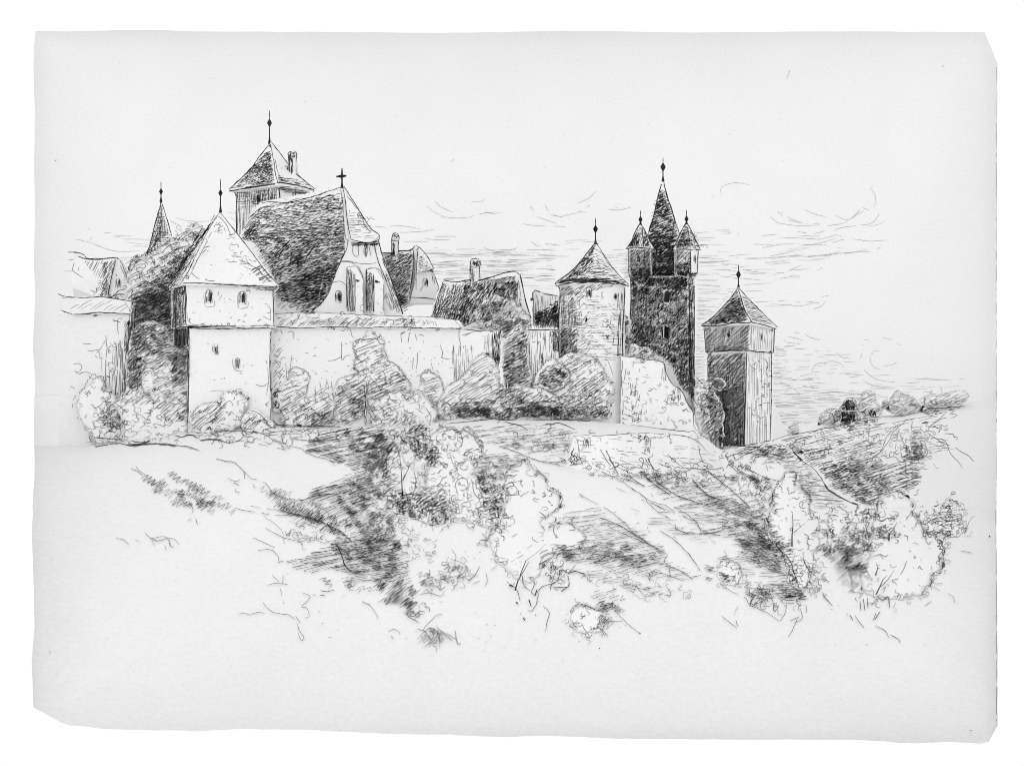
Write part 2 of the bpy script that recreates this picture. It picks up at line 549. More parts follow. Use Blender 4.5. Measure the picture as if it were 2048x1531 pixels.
def build_sky():
    Y = 430; V = []; tone = []; nx, ny = 60, 30; Fc = []
    for j in range(ny):
        v = j / (ny - 1)
        for i in range(nx):
            u = i / (nx - 1)
            y0 = interp(TOPY, 70 + u * 1900); y = y0 + (985 - y0) * v
            xl = interp(XL, y) + U(-.5, .5); xr = interp(XR, y) + U(-.4, .4); x = xl + (xr - xl) * u
            if j == 0: y = interp(TOPY, x) + U(-.6, .6)
            V.append(Pt(x, y, Y)); ed = min(x - 66, 1996 - x, y - 60)
            tone.append(-0.015 + 0.10 * math.exp(-max(0, ed) / 130) + 0.05 * math.exp(-max(0, ed) / 12))  # vignette painted into the backdrop colour
    for j in range(ny - 1):
        for i in range(nx - 1):
            a = j * nx + i; Fc.append((a, a + nx, a + nx + 1, a + 1))
    p = Part('sky', V, Fc, None, off=0.1); p.wk = .68; p.tone = tone; p.props['kind'] = 'structure'
    return p
sky = build_sky()

# far hill on the right, its crest rising away from the castle
HC = pp("1530,892 1545,882 1600,864 1650,852 1720,838 1760,832 1800,826 1850,814 1900,808 1935,803 1995,797")
def build_hill():
    V = []; Fc = []; nx, ny = 60, 14; tone = []
    for j in range(ny + 4):
        for i in range(nx):
            x = 1530 + 463 * i / (nx - 1)
            if j <= ny:
                t = j / ny; y = 1050 + (interp(HC, x) - 1050) * t; Y = 318 + 62 * t ** 1.3
                y += 3 * noise.noise(Vector((x / 40, t * 5, 3))) * math.sin(math.pi * t)
                V.append(Pt(x, y, Y))
            else:
                b = V[ny * nx + i]; k = j - ny; V.append(b + Vector((0, k * 9, -k * k * 1.0)))
            tone.append(0.10 * math.exp(-max(0, 1994 - x) / 130) + .05 * math.exp(-max(0, 1994 - x) / 12) + interp([(0, .025), (8, .01), (14, -.01)], j))  # painted vignette, plus a colour gradient hiding the shading seam at the foot
    for j in range(ny + 3):
        for i in range(nx - 1):
            a = j * nx + i; Fc.append((a, a + 1, a + nx + 1, a + nx))
    p = Part('hill', V, Fc, None, off=0.15, jump=12, smooth=True); p.props['kind'] = 'structure'; p.tone = tone
    return p
hill = build_hill()

# ------------------------------------------------------------------ clouds drawn on the sky
sky.ink(Lines("""853,412 865,421 880,430 900,436|870,402 882,414 905,424|882,434 915,436 940,434 957,428 990,424|928,402 950,404 966,402 970,396|957,420 985,427 1010,422|
 1060,412 1068,422|1090,410 1100,425 1118,433 1135,430 1155,425 1180,410|1075,434 1095,441 1115,447|1046,448 1085,452 1130,453|1155,406 1175,398 1192,383|1158,424 1185,425|
 1216,418 1240,420 1262,414|1230,412 1236,417|1062,482 1072,490 1082,493|1090,487 1120,491|968,494 985,502 1010,503 1036,495|975,504 1000,506 1037,506|1075,510 1110,512 1138,512|
 1012,525 1045,526 1075,522|980,521 1000,526|1100,430 1140,437|750,453 772,455|780,452 808,452 840,458|800,465 845,463 872,458|870,473 912,473|850,478 900,480|808,483 855,483
 |870,496 876,495|960,530 990,532""", .75, .5, brk=.05))
sky.ink(Ht(rect(845, 498, 1105, 560), 1, 6.5, (25, 90), .62, .7, aj=2, keep=.8), Ht(rect(890, 520, 1110, 580), 0, 6, (20, 80), .62, .5, aj=2, keep=.75),
        Ht(rect(1250, 480, 1280, 560), 0, 6, (10, 25), .6, .5, aj=3, keep=.5), Ht(rect(1130, 476, 1262, 500), 1, 5.5, (15, 50), .6, .8, keep=.6),
        Ht(rect(1205, 505, 1262, 552), 0, 5, (12, 35), .62, .5, keep=.8), Ht(rect(770, 490, 845, 505), 0, 6, (15, 40), .55, .8, keep=.5),
        Ht(rect(1395, 510, 1480, 640), -1, 6.5, (18, 55), .62, .6, keep=.75), Ht(rect(1485, 530, 1600, 612), 1, 9, (18, 60), .6, .8, keep=.55),
        Ht(rect(1388, 690, 1410, 760), 0, 6, (8, 18), .6, .4, keep=.8), Ht(rect(1545, 690, 1575, 780), 0, 5.5, (8, 28), .6, .4, keep=.8),
        Ht("1545,790 1650,775 1720,782 1760,790 1700,810 1640,840 1560,868 1545,870", 1, 5, (15, 60), .68, .4, keep=.9),
        Ht(rect(1600, 780, 1930, 798), 1, 6, (15, 50), .6, .7, keep=.5), Ht(rect(1545, 740, 1640, 785), 2, 6, (8, 25), .6, .9, keep=.45),
        Ht(rect(1395, 456, 1460, 530), 1, 7, (12, 40), .6, .9, keep=.5), Ht(rect(1740, 750, 1930, 790), 0, 7, (15, 45), .55, 1.0, keep=.4))
sky.ink(Lines("""1424,392 1432,390|1440,388 1442,376 1455,368 1480,366 1498,370|1554,423 1575,438 1600,446 1640,447|1562,424 1580,436 1605,447|1540,434 1558,445 1590,451 1640,450|
 1610,420 1635,430 1652,433|1655,452 1690,445 1715,425 1718,418|1670,430 1695,440 1712,430 1728,421|1740,375 1750,390 1750,410 1738,420 1725,415|1758,426 1752,440 1738,448 1722,450|
 1770,441 1755,450 1730,453|1595,463 1625,467 1648,462 1648,458|1595,472 1640,472|1668,462 1680,456 1720,450|1560,475 1600,476 1640,478 1672,470 1685,474|1507,488 1540,489 1600,487|
 1605,490 1640,486 1672,476|1650,490 1690,478|1705,478 1740,482 1775,480|1525,496 1560,488|1540,512 1590,502|1490,518 1530,516 1600,509|1600,513 1660,508 1682,502|1530,522 1580,512 1625,514|
 1648,511 1690,506 1740,502 1760,495|1690,508 1735,498|1530,526 1580,520|1575,542 1602,530|1580,540 1620,538|1560,560 1566,555 1600,554|1636,540 1645,534|1455,465 1478,468|1525,472 1555,468|
 1490,540 1530,546 1570,545|1500,547 1560,549|1480,556 1520,560|1400,570 1440,571|1545,608 1580,610 1600,612 1625,606|1540,602 1570,601|1592,604 1612,603 1640,606|1643,594 1660,590|1628,618 1645,610 1651,600|
 1568,678 1572,684 1600,688|1575,672 1605,680|1588,664 1600,667|1610,667 1620,674 1640,680|1568,694 1590,690|1672,705 1685,714 1700,716|1724,692 1728,680 1738,681|1765,675 1785,680 1800,690|
 1722,718 1724,706 1732,701|1740,712 1748,702 1758,702|1740,714 1742,726 1750,735 1760,738|1768,731 1782,730 1794,724|1622,745 1630,730 1645,725 1655,727|1648,730 1660,722 1680,726 1688,735|
 1600,752 1620,748|1595,758 1625,757|1728,738 1740,750 1760,760 1790,764|1727,760 1745,770 1790,775|1550,752 1585,756|1560,765 1580,770|1690,748 1715,746|1700,754 1718,752|1618,763 1625,772 1635,771|
 1560,780 1570,775 1590,778 1600,790|1830,757 1900,760|1800,772 1850,773|1815,766 1840,764""", .72, .6, brk=.06))
sky.ink(Lines("""148,478 180,485 200,495|160,480 165,484|190,488 220,500 245,503 280,502|208,465 222,466|225,471 262,472|228,475 242,474|245,478 300,479|250,484 298,490|258,492 295,493|
 176,456 180,459|180,480 185,474|340,441 352,447|352,435 368,440 390,442|345,446 365,452|375,445 418,442|462,434 470,441 478,441|455,424 468,428|240,515 262,516|246,520 260,521""", .65, .5))
sky.ink(Dt(rect(90, 90, 1960, 380), 60, 1.1, 1.6), Dt(rect(1500, 380, 1960, 760), 22, 1.0, 1.6),
        Lines("1574,158 1580,140|902,324 908,318 906,322|1283,425 1284,426", .9, .4), Lines("1885,134 1888,131", 1.4, .1), Lines("109,322 113,320", 2, .1))

# ------------------------------------------------------------------ square gate tower, front left
t = thing('square_tower', 'white square tower with plain pyramid roof and two arched windows under its eaves', 'tower', 460, 852, 300)
body = hull('lower_wall', [(378, 885, 298), (540, 885, 298), (378, 655, 298), (541, 655, 298), (346, 885, 307), (348, 655, 307), (520, 885, 307), (520, 655, 307)], t)
upper = hull('upper_wall', [(371, 652, 297.5), (547, 652, 297.5), (369, 566, 297.5), (547, 574, 297.5), (343, 655, 307.5), (343, 572, 307.5), (520, 652, 307.5), (520, 570, 307.5)], t)
roof = hull('roof', [(440, 424, 302.5), (363, 564, 296.8), (366, 570, 296.8), (555, 574, 296.8), (557, 568, 296.8), (338, 574, 308.5), (338, 580, 308.5), (530, 570, 308.5)], t)
for p in (body, upper, roof): p.ink()
fin = finial(t, 441, 358, 424, 302.5, 386, 4.5)
roof.ink(Ln("440,424 420,455 395,505 375,545 363,563", 1.6, .7, 2), Ln("441,425 470,462 500,500 530,540 557,569", 1.4, .6, 2), Ln("363,566 400,566 450,569 500,571 556,573", 1.5, .8, 2, .04),
         Ln("366,572 410,573 460,576 545,579", 1.4, 1.0, 2, .06), Ht("425,566 550,571 552,580 430,573", 0, 2.4, (10, 30), 1.0, .4), Dt(rect(480, 572, 548, 582), 30, 2.2, 5),
         Lines("432,448 420,470 405,500 395,520 380,550 370,562|540,565 515,538 500,530 492,515|436,432 450,445 465,475|385,545 395,556 415,560 430,561|372,555 395,520|518,538 524,548 545,563", 1.0, 1.2, 1, .12),
         Sc("440,440 462,470 455,480 435,455", 7, 5, 1), Sc("470,485 500,520 480,525 460,500", 8, 6, .8), Ht("470,500 500,522 500,532 455,524", 2, 5, (10, 30), .8, .6, keep=.6),
         Ht("455,512 470,512 520,540 500,540", -20, 6, (12, 25), .8, .8, keep=.5), Dt("380,500 500,500 530,560 370,560", 22, 1.4, 3), Lines("404,505 412,498|409,495 420,492", 1.2, .8))
roof.ink(Ht("437,424 400,490 363,560 338,578 345,560 372,510 400,462", 58, 3.0, (15, 40), 1.7, .1, aj=7), Ht("437,428 400,490 363,560 340,575 350,548 380,490", 40, 4, (8, 18), 1.5, .2, aj=12),
         Zg("420,450 363,560 342,574 352,545 390,475", 55, 3, 14, 1.5), Zg("398,486 363,555 345,560 375,500", 50, 3, 12, 1.8, n=16), Ln("436,432 415,460 390,495 368,525 350,560", 1.5, 1.4))
upper.ink(Ln("371,566 372,600 371,640 374,652", 1.4, .7, 2), Ln("546,577 547,610 548,652", 1.3, .6, 2), Ln("372,650 420,651 470,652 530,651 546,652", 1.2, .8), Ln("375,655 430,657 480,656 540,656", 1.6, .8, 2, .05),
          Ht(rect(374, 651, 545, 658), 0, 2.2, (8, 26), 1.0, .4, keep=.8),
          Ht("345,575 370,572 371,652 345,655", 88, 2.5, (30, 80), 1.3, .08, j=.5), Ht("345,575 370,572 371,652 345,655", 55, 3.5, (10, 22), 1.3, .1), Ht("345,575 370,572 371,652 345,655", 5, 4.5, (12, 25), 1.1, .1),
          Zg(rect(345, 568, 368, 590), 50, 2.5, 12, 2.0, n=14), Lines("374,625 376,640 385,648 392,650|378,636 380,645|535,610 541,618 541,640|525,632 542,640", .9, .6), Dt(rect(376, 590, 545, 648), 20, 1.2, 4), Sc(rect(380, 640, 545, 650), 10, 3, 1.2))
window(t, upper, 418, 592, 14, 26, surround=True); window(t, upper, 485, 595, 14, 26, surround=True)
upper.ink(Lines("437,583 436,592|443,590 440,597|436,598 440,600", 1, .3))
body.ink(Ln("378,655 378,720 377,780 376,845", 1.4, .7, 2), Ln("541,662 540,720 542,790 541,850", 1.3, .8, 2, .05), Ht("349,656 378,656 377,690 349,695", 88, 2.2, (18, 40), 1.5, .1, j=.5),
         Ht("349,656 378,656 377,750 349,765", 88, 3, (25, 60), 1.3, .15, j=.5), Ht("349,656 378,656 378,790 345,770", 45, 4.5, (10, 25), 1.1, .15), Ht("349,656 378,656 378,700 349,700", 5, 4, (10, 25), 1.3),
         Zg(rect(350, 650, 378, 664), 10, 2.5, 14, 2.0, n=9), Lines("535,735 537,760 533,790|510,768 525,772 536,765|531,720 534,728", .9, .7), Dt(rect(384, 665, 540, 800), 14, 1.2, 3), Dt(rect(536, 680, 541, 840), 10, 1.2, 4))
window(t, body, 431, 698, 11, 20); window(t, body, 475, 725, 9, 20)
body.ink(Lines("466,715 466,732 475,742 485,741|488,728 486,735|480,744 485,749", .9, .5), Dt([(440, 750), (450, 750), (450, 760), (440, 760)], 2, 2, 3))

# ------------------------------------------------------------------ curtain wall with coping
t = thing('curtain_wall', 'long low white wall with tiled coping, between the square tower and the round tower', 'wall', 780, 852, 300)
w1 = extrude('stone_wall', fracture("542,654 925,658 1003,660 1002,700 996,740 1000,842 850,860 542,860", 14, .5), 300, 2.5, t)
cop = hull('coping', [(546, 627, 301.5), (700, 628, 301.5), (918, 640, 301.5), (548, 653, 299.4), (925, 657, 299.4), (930, 655, 303.5), (546, 650, 303.5)], t)
w2 = extrude('stone_wall', fracture("1040,656 1118,658 1118,850 1040,850 1036,760", 14, .5), 300.4, 2.5, t)
cop.ink(Ln("546,628 620,624 700,628 800,632 900,635 912,645 925,656", 1.2, .8), Ln("546,652 600,655 660,653 720,655 790,654 860,656 922,657", 1.7, 1.0, 2, .04),
        Ht("556,634 720,632 760,640 740,653 560,652", 38, 5, (10, 26), .8, .3, bow=.06), Sc(rect(560, 632, 830, 650), 34, 6, 1.0), Ht("640,634 860,640 850,652 640,650", 42, 6, (8, 20), .8, .4, keep=.8),
        Lines("718,632 712,652|845,640 850,648|852,638 856,648 864,642 868,650|870,642 874,652", 1, .6), Zg(rect(808, 645, 832, 655), 30, 3, 8, 1.3, n=4), Sc(rect(790, 636, 835, 650), 10, 7, 1.0), Lines("790,640 805,637 822,640 830,648 826,654", .9, .6))
w1.ink(Zg(rect(565, 652, 578, 660), 80, 3, 7, 2.2, n=3), Zg(rect(655, 650, 672, 665), 70, 3, 10, 1.6, n=5), Zg(rect(800, 655, 828, 668), 60, 3, 12, 1.4, n=8), Zg(rect(872, 655, 880, 664), 80, 2, 7, 1.8, n=3),
       Lines("542,662 541,700 542,760 541,845|575,665 583,662 588,668 587,677|560,660 565,668|700,658 704,672 708,676|680,660 690,662|682,685 684,720 690,712 702,710|684,712 668,720 655,722|802,665 803,685|818,668 816,690|830,668 833,680|838,668 848,672 845,690|826,715 825,738|835,705 833,737|803,703 806,707|880,690 886,705 884,715 900,718|920,655 918,672 922,690|925,670 940,665|930,672 950,662 985,660", 1.0, .8, 1, .1),
       Ln("928,658 960,661 1003,660", 1.5, .7, 2, .05), Ht("906,690 944,690 948,775 905,760", 90, 4.5, (18, 60), .9, .5, j=.6), Ht("965,670 1000,664 998,740 985,730 968,700", 89, 4.5, (20, 50), .95, .3, j=.6),
       Ht("984,665 1003,660 1000,720 992,745 984,730", 84, 2.6, (15, 40), 1.5, .2, j=.5), Zg("992,665 1003,660 1000,730 990,745", 78, 2.2, 16, 1.8, n=9), Zg(rect(941, 722, 948, 762), 84, 2, 12, 1.9, n=4),
       Dt(rect(550, 665, 980, 760), 45, 1.2, 4), Sc(rect(548, 662, 560, 760), 12, 5, .9), Ht("545,700 565,690 570,760 546,775", 55, 6, (6, 16), .9, .5, keep=.7),
       Zg(rect(928, 752, 946, 764), 20, 3, 10, 2.0, n=4), Lines("905,700 912,780|630,770 632,790 660,790|640,762 643,778|655,763 657,778|662,762 665,780|735,742 730,760", .9, .7), Lines("545,840 560,850 620,851 680,853", 1.3, 1.0, 2),
       Zg(rect(543, 775, 560, 805), 55, 3, 12, 2.1, n=8), Zg(rect(545, 800, 570, 830), 60, 4, 12, 1.3, n=7))
w2.ink(Ln("1040,658 1070,659 1118,659", 1.4, .7, 2, .05), Ht("1055,662 1100,662 1096,770 1062,760", 90, 4.2, (20, 70), .9, .3, j=.5), Ht("1100,660 1118,660 1118,705 1104,700", 88, 3, (15, 35), 1.5, .1), Ht("1104,660 1118,660 1118,705 1104,700", 20, 3, (6, 14), 1.4, .1),
       Zg(rect(1083, 676, 1088, 735), 86, 2, 14, 1.9, n=6), Ht(rect(1100, 700, 1112, 745), 88, 4, (10, 30), 1), Ln("1118,660 1117,690 1119,720", 2.0, .6, 2), Dt(rect(1045, 665, 1100, 760), 14, 1.8, 6), Ln("1041,660 1046,672 1056,680 1060,730", 1.1, 1.2, 1, .1))

# ------------------------------------------------------------------ wall and house far left
t = thing('garden_wall', 'white wall with sagging coping at the far left edge, half hidden by bushes', 'wall', 190, 880, 300)
lw = extrude('stone_wall', fracture("118,628 262,626 262,640 252,700 248,905 118,905", 12, .5), 301, 2.2, t)
lc = hull('coping', [(118, 593, 302.5), (200, 592, 302.5), (268, 601, 302.5), (124, 620, 300.4), (150, 629, 300.4), (262, 627, 300.4), (118, 620, 304), (268, 620, 304)], t)
lc.ink(Ln("116,587 130,593 165,595 200,593 240,598 270,603", 1.3, .7, 2, .04), Ln("123,620 140,627 165,628 190,625 230,626 262,627", 1.8, .9, 2, .03), Ht("150,600 250,600 260,622 140,618", 30, 9, (15, 40), .7, .5, bow=.05, keep=.8), Lines("250,604 255,612 262,622|124,595 150,594|262,603 264,626", .9, .6))
lw.ink(Zg(rect(185, 626, 205, 636), 60, 3, 8, 1.5, n=4), Sc(rect(224, 632, 240, 645), 5, 6, 1.2), Lines("235,640 236,668|212,670 214,700|175,702 200,698 204,690|190,710 195,715|166,687 182,687|193,705 200,700", 1, .7),
       Ht("262,604 275,604 272,650 250,790 240,780 252,690", 86, 3, (20, 60), 1.4, .2, j=.7), Ht("250,640 270,640 262,700 248,700", 60, 4, (10, 20), 1.3), Ht("198,705 235,690 232,790 208,770", 90, 8, (20, 60), .85, .4), Ht("228,685 250,680 244,790 226,790", 88, 3.8, (20, 55), 1.1, .3),
       Zg(rect(250, 640, 266, 760), 80, 3, 20, 1.7, n=12), Sc(rect(205, 680, 250, 790), 16, 6, 1.0))
t = thing('gabled_house', 'small old house with thatched ridge and pointed gable behind the far left wall', 'house', 200, 600, 312)
hb = extrude('gable_wall', "232,516 237,516 254,555 252,600 205,600", 311, 3, t)
hr = hull('roof', [(140, 508, 316), (165, 516, 316), (205, 518, 314), (236, 514, 311.4), (228, 518, 310.6), (214, 600, 310.6), (205, 598, 310.4), (145, 575, 312), (150, 600, 316), (225, 600, 316)], t)
hr.ink(Ln("137,504 150,505 165,508 175,516 200,518 215,516 233,515", 1.7, .9, 2, .05), Ln("157,513 175,518 200,519", 2.0, .8, 2), Ht("168,522 228,520 222,545 212,592 205,560 190,550", 62, 5, (12, 35), .9, .3), Ht("205,524 230,522 216,570 206,566", 55, 3, (8, 20), 1.2, .2),
       Zg("205,560 218,560 214,600 200,596", 60, 4, 12, 1.2, n=8), Ln("233,516 222,560 216,595", 1.2, .7, 2), Lines("128,543 145,541|148,525 145,540 155,548 165,555|137,520 150,518|158,533 157,541", .9, .8), Sc(rect(190, 570, 215, 592), 12, 6, 1))
hb.ink(Ln("234,515 241,522 248,540 254,558 256,590", 1.8, .7, 2), Ln("240,530 252,556", 1, .5), Lines("256,560 252,575 258,585|231,548 234,552|216,596 226,592 236,582 250,578|230,590 240,588 255,590", 1.2, 1.2, 2, .1), Zg(rect(212, 585, 238, 597), 40, 3, 10, 1.6, n=5))
window(t, hb, 236, 566, 9, 18)

# ------------------------------------------------------------------ slim church spire, far left
t = thing('church_spire', 'slender far-off church spire with a fine weather vane, rising above the trees at far left', 'spire', 322, 520, 345)
sp = lathe('spire_roof', 322, 345, [(.6, 402), (3, 415), (8, 438), (14, 462), (24, 480), (30, 515), (30, 560)], t, seg=8, rot=.3)
sp.ink(Ln("322,400 319,415 312,440 305,470 300,490 290,512", 1.5, .6, 2), Ln("323,402 328,418 334,440 340,460 344,472", 1.5, .6, 2), Ln("323,410 322,450 320,490", 1, .5), Ht("318,425 326,425 338,470 325,478 312,470", 88, 3.5, (12, 30), 1.0, .3),
       Ht("321,405 326,420 342,472 300,508 292,510 308,460", 2, 5, (6, 16), .9, .3), Zg("310,460 325,470 318,500 293,510", 60, 3, 12, 1.2, n=16), Ht("318,415 322,470 300,508 293,510", 70, 3.5, (14, 30), 1.1))
finial(t, 322, 363, 403, 345, 383, 4)

# ------------------------------------------------------------------ round tower behind the church roof (left)
t = thing('keep_tower', 'broad polygonal tower with tiled cap and side chimney, rising behind the steep church roof', 'tower', 545, 480, 335)
bw = hull('tower_wall', [(472, 383, 330), (472, 500, 330), (555, 372, 328), (555, 500, 328), (614, 380, 331), (614, 500, 331), (500, 380, 340), (500, 500, 340), (600, 380, 340), (600, 500, 340)], t)
br = hull('roof', [(541, 284, 334), (458, 379, 329), (462, 384, 329), (553, 366, 327), (553, 371, 327), (628, 377, 330.5), (626, 382, 330.5), (490, 378, 342), (610, 376, 342)], t)
br.ink(Ln("540,286 520,312 500,338 478,360 458,378", 1.6, .7, 2, .02), Ln("543,284 565,312 590,345 610,362 630,378", 1.5, .7, 2, .03), Ln("541,288 547,320 550,345 555,365", 1.2, .7, 2, .05), Ln("458,382 500,375 550,368", 2.0, .6, 3), Ln("553,365 590,370 628,380", 1.9, .7, 2),
       Zg("540,295 547,365 480,372 470,370 520,315", 28, 3.6, 12, 1.1, n=75), Ht("538,300 546,350 500,345", 20, 5, (8, 20), 1.1), Ht("460,374 550,360 552,368 466,379", 8, 3, (15, 45), 1.0, .2), Zg("541,287 545,310 530,308", 60, 2.5, 8, 2.0, n=8), Ht("556,352 600,360 620,372 560,363", -8, 5, (12, 30), 1.0, .4),
       Zg("568,330 585,332 590,345 575,342", 30, 3, 10, 1.6, n=6), Dt("545,310 585,345 600,360 560,360", 12, 1.2, 4), Lines("550,318 556,345 565,360|585,338 592,350 596,345", 1, .7))
bw.ink(Ln("470,384 473,400 472,430 473,470", 1.8, .6, 2), Ht("473,385 553,374 553,408 530,405 505,415 480,480 473,478", 89, 3.6, (25, 70), .95, .15, j=.5), Ht("473,385 553,374 552,400 476,420", 3, 5, (10, 25), .8, .4), Ht("490,383 553,372 553,405 500,408", 75, 4, (10, 30), .8), Ln("558,370 560,402", 1.6, .7, 3),
       Ht("553,370 600,375 616,382 612,390 560,378", -6, 2.6, (8, 22), 1.4, .2), Dt("556,374 615,384 615,392 556,384", 28, 1.6, 6), Ln("618,384 619,398", 1.4, .5, 2), Lines("462,382 470,386 476,396|592,378 591,400|616,386 622,390 628,380", 1.2, .5, 2), Dt(rect(476, 395, 550, 460), 12, 1.4, 3), Zg(rect(540, 368, 558, 378), 30, 2.4, 9, 1.9, n=6))
window(t, bw, 515, 396, 15, 20, dark=1.2); window(t, bw, 588, 392, 6, 11, arch=False, dark=.7)
ch = lathe('chimney', 585, 331, [(4, 302), (8, 306), (9, 312), (8, 316), (7, 318), (8, 350), (8, 362)], t, seg=10)
ch.ink(Ln("576,345 577,318 576,308 582,303 588,302 593,308 594,345", 1.3, .6, 2), Zg(rect(577, 305, 592, 316), 20, 2.5, 8, 1.6, n=5), Ht(rect(577, 318, 585, 350), 88, 2.6, (8, 25), 1.2), Ln("577,314 593,314", 1.1, .5))
finial(t, 539, 221, 288, 334, 246, 5)

# ------------------------------------------------------------------ church: steep roof and tall gable
t = thing('church', 'large steep-roofed church with cross on its half-hipped white gable and buttresses', 'church', 720, 640, 306)
cr = hull('roof', [(686, 373, 306.8), (628, 640, 306.8), (808, 640, 307.6), (757, 480, 307), (520, 404, 326), (478, 472, 326), (470, 600, 322), (480, 640, 322), (640, 640, 330), (700, 420, 330)], t)
gb = extrude('gable_wall', "697,478 758,480 771,530 790,585 808,640 620,640 650,598 672,545 690,503", 306, .9, t)
hp = hull('hipped_gable_roof', [(685, 371, 306.4), (690, 400, 305.8), (700, 482, 305), (710, 484, 304.6), (742, 484, 304.6), (758, 470, 305), (760, 478, 305.6), (735, 435, 306), (697, 480, 307), (757, 480, 307)], t)
cr.ink(Ln("523,406 535,403 570,405 600,399 630,392 660,381 686,374", 1.6, 1.2, 2, .05), Dt("540,402 680,374 682,382 545,412", 14, 2.2, 5),
       Ht("520,410 683,384 690,480 540,480 490,475", 10, 5.2, (14, 34), 1.0, .25, bow=.05, aj=6), Zg("515,415 686,385 690,490 560,500 485,480", 16, 4.2, 15, 1.15, n=190),
       Zg("500,470 690,450 690,505 650,598 620,640 560,600 540,540", 18, 4, 16, 1.25, n=230), Ht("560,500 690,480 688,510 650,598 625,625 600,590", 12, 4.4, (14, 30), 1.2, .2, bow=.06, aj=6),
       Zg("590,545 680,520 668,560 645,600 620,620 600,580", 8, 3.4, 16, 1.5, n=110), Ht("500,430 525,410 500,470 480,480", 40, 3.4, (10, 22), 1.3, .2), Zg("490,460 520,440 510,480 485,482", 35, 3, 12, 1.5, n=16),
       Zg("580,515 602,508 612,525 600,535 578,530", 15, 2.3, 14, 2.1, n=30), Zg("590,510 605,505 612,528 596,534", 75, 2.4, 12, 2.0, n=16), Zg("535,505 565,495 560,515 548,520", 25, 2.6, 12, 1.9, n=14), Lines("556,518 565,500 580,488|548,512 575,485 582,480|600,500 620,486 640,476|612,515 630,490 641,477|570,520 585,505", 1.9, .7, 2),
       Lines("500,478 525,500 545,522|660,470 690,465", 1.1, 1.5, 1, .1), Ht("545,540 590,560 600,600 560,620 545,600", 45, 5.5, (10, 25), .9, .3), Ln("650,598 636,612 622,622", 1.8, .8, 2),
       Ht("505,485 530,490 560,530 570,560 545,548 520,510", 45, 6, (10, 22), .9, .3), Zg("610,585 650,580 640,610 618,625", 12, 3, 14, 1.6, n=26))
cr.ink(Ln("690,500 680,525 668,555 650,595", 1.4, .7, 2))
gb.ink(Ln("697,480 692,500 680,525 668,555 655,590 640,608 622,624", 1.3, .7, 2), Ln("757,482 765,510 775,540 790,580 806,628", 1.7, .7, 3), Ln("748,482 756,520 772,560 795,625", 1.2, .8, 2, .05), Ht("757,490 768,520 790,575 805,625 797,625 775,560", -65, 3, (14, 35), 1.0, .2),
       Ln("681,521 700,522 712,526 740,527 753,525", 1.1, .6), Ln("682,523 700,524 710,530 722,545 727,558", 1.1, .6), Ln("735,540 742,535 752,545", 1.0, .6), Zg("702,480 758,480 757,494 704,492", 30, 2.6, 9, 1.9, n=36), Ht("702,480 758,480 757,490 704,490", 5, 2.2, (8, 22), 1.5),
       Lines("706,490 706,508 716,512 716,490|730,490 731,512|734,490 735,508|738,492 742,512", 1.1, .5), Ht(rect(728, 488, 734, 512), 88, 2, (10, 22), 1.5), Dt("700,530 750,530 790,620 640,620", 20, 1.4, 4), Lines("660,566 680,562 692,570|738,565 750,570|655,580 658,572|773,600 782,620 790,615|776,585 786,605", 1.0, .7),
       Ht("767,590 775,585 790,615 782,620", -70, 4, (8, 20), 1.2, .4))
hp.ink(Ln("685,373 690,400 693,430 697,455 702,478", 1.3, .6, 2), Ln("681,378 686,410 687,440 692,478 697,482", 1.2, .7, 2), Ln("688,372 705,400 725,432 740,455 757,468 760,475 755,484", 1.4, .6, 2), Ln("693,392 705,405 720,430 730,450 742,465", 1.1, 1.0, 1, .05),
       Ln("702,479 725,484 745,484 758,478", 1.4, .6, 2), Ht("694,420 722,430 735,450 752,470 752,480 705,476 696,450", 5, 6.5, (10, 34), .85, .4, bow=.04), Sc("715,430 735,432 745,465 722,450", 7, 6, 1.1), Dt("695,410 720,425 745,465 700,470", 14, 1.2, 4))
window(t, gb, 677, 592, 12, 22, dark=1.1)
for (a, b, c, y0, y1) in ((694, 710, 727, 534, 560), (733, 748, 768, 538, 562)):
    bt = hull('buttress', [(a, 640, 306), (a, y0, 306), (b, y0 - 6, 306), (c, 640, 304.6), (b, 640, 304.6), (b + 2, y1 + 2, 304.6), (c - 1, y1 + 2, 304.6), (c, y1 - 4, 305.6), (c, 640, 306)], t)
    bt.ink(Ht([(a, y0 + 2), (b, y0 + 12), (b, 624), (a, 622)], 87, 2.4, (18, 50), 1.15, .15, j=.5), Ht([(a, y0 + 2), (b, y0 + 14), (b, 624), (a, 622)], 50, 5, (6, 14), 1.0, .3), Ln([(a, y0), (a - 1, 580), (a, 622)], 1.5, .5, 2),
           Ln([(b, y0 + 14), (b, 624)], 1.2, .6), Ln([(a + 2, y0), (b + 5, y0 - 2), (c - 6, y1 - 18), (c, y1)], 1.1, .6), Zg(rect(b + 1, y1 - 2, c - 3, y1 + 4), 10, 2, 8, 1.8, n=4), Ln([(c - 1, y1 + 6), (c - 1, 590), (c, 625)], 1.1, .6), Dt(rect(b + 3, 570, c - 2, 624), 6, 1.3, 6))
cx_ = lathe('finial', 684, 306.2, [(1.0, 336), (1.8, 345), (1.6, 366), (3.4, 376)], t, seg=8, dark=True)
arm = hull('cross_arm', [(672, 352, 306.3), (672, 354, 306.3), (683, 349, 306.1), (683, 356, 306.1), (693, 350, 306.3), (693, 353, 306.3), (684, 352, 306.5), (684, 351, 305.9)], cx_, dark=True)

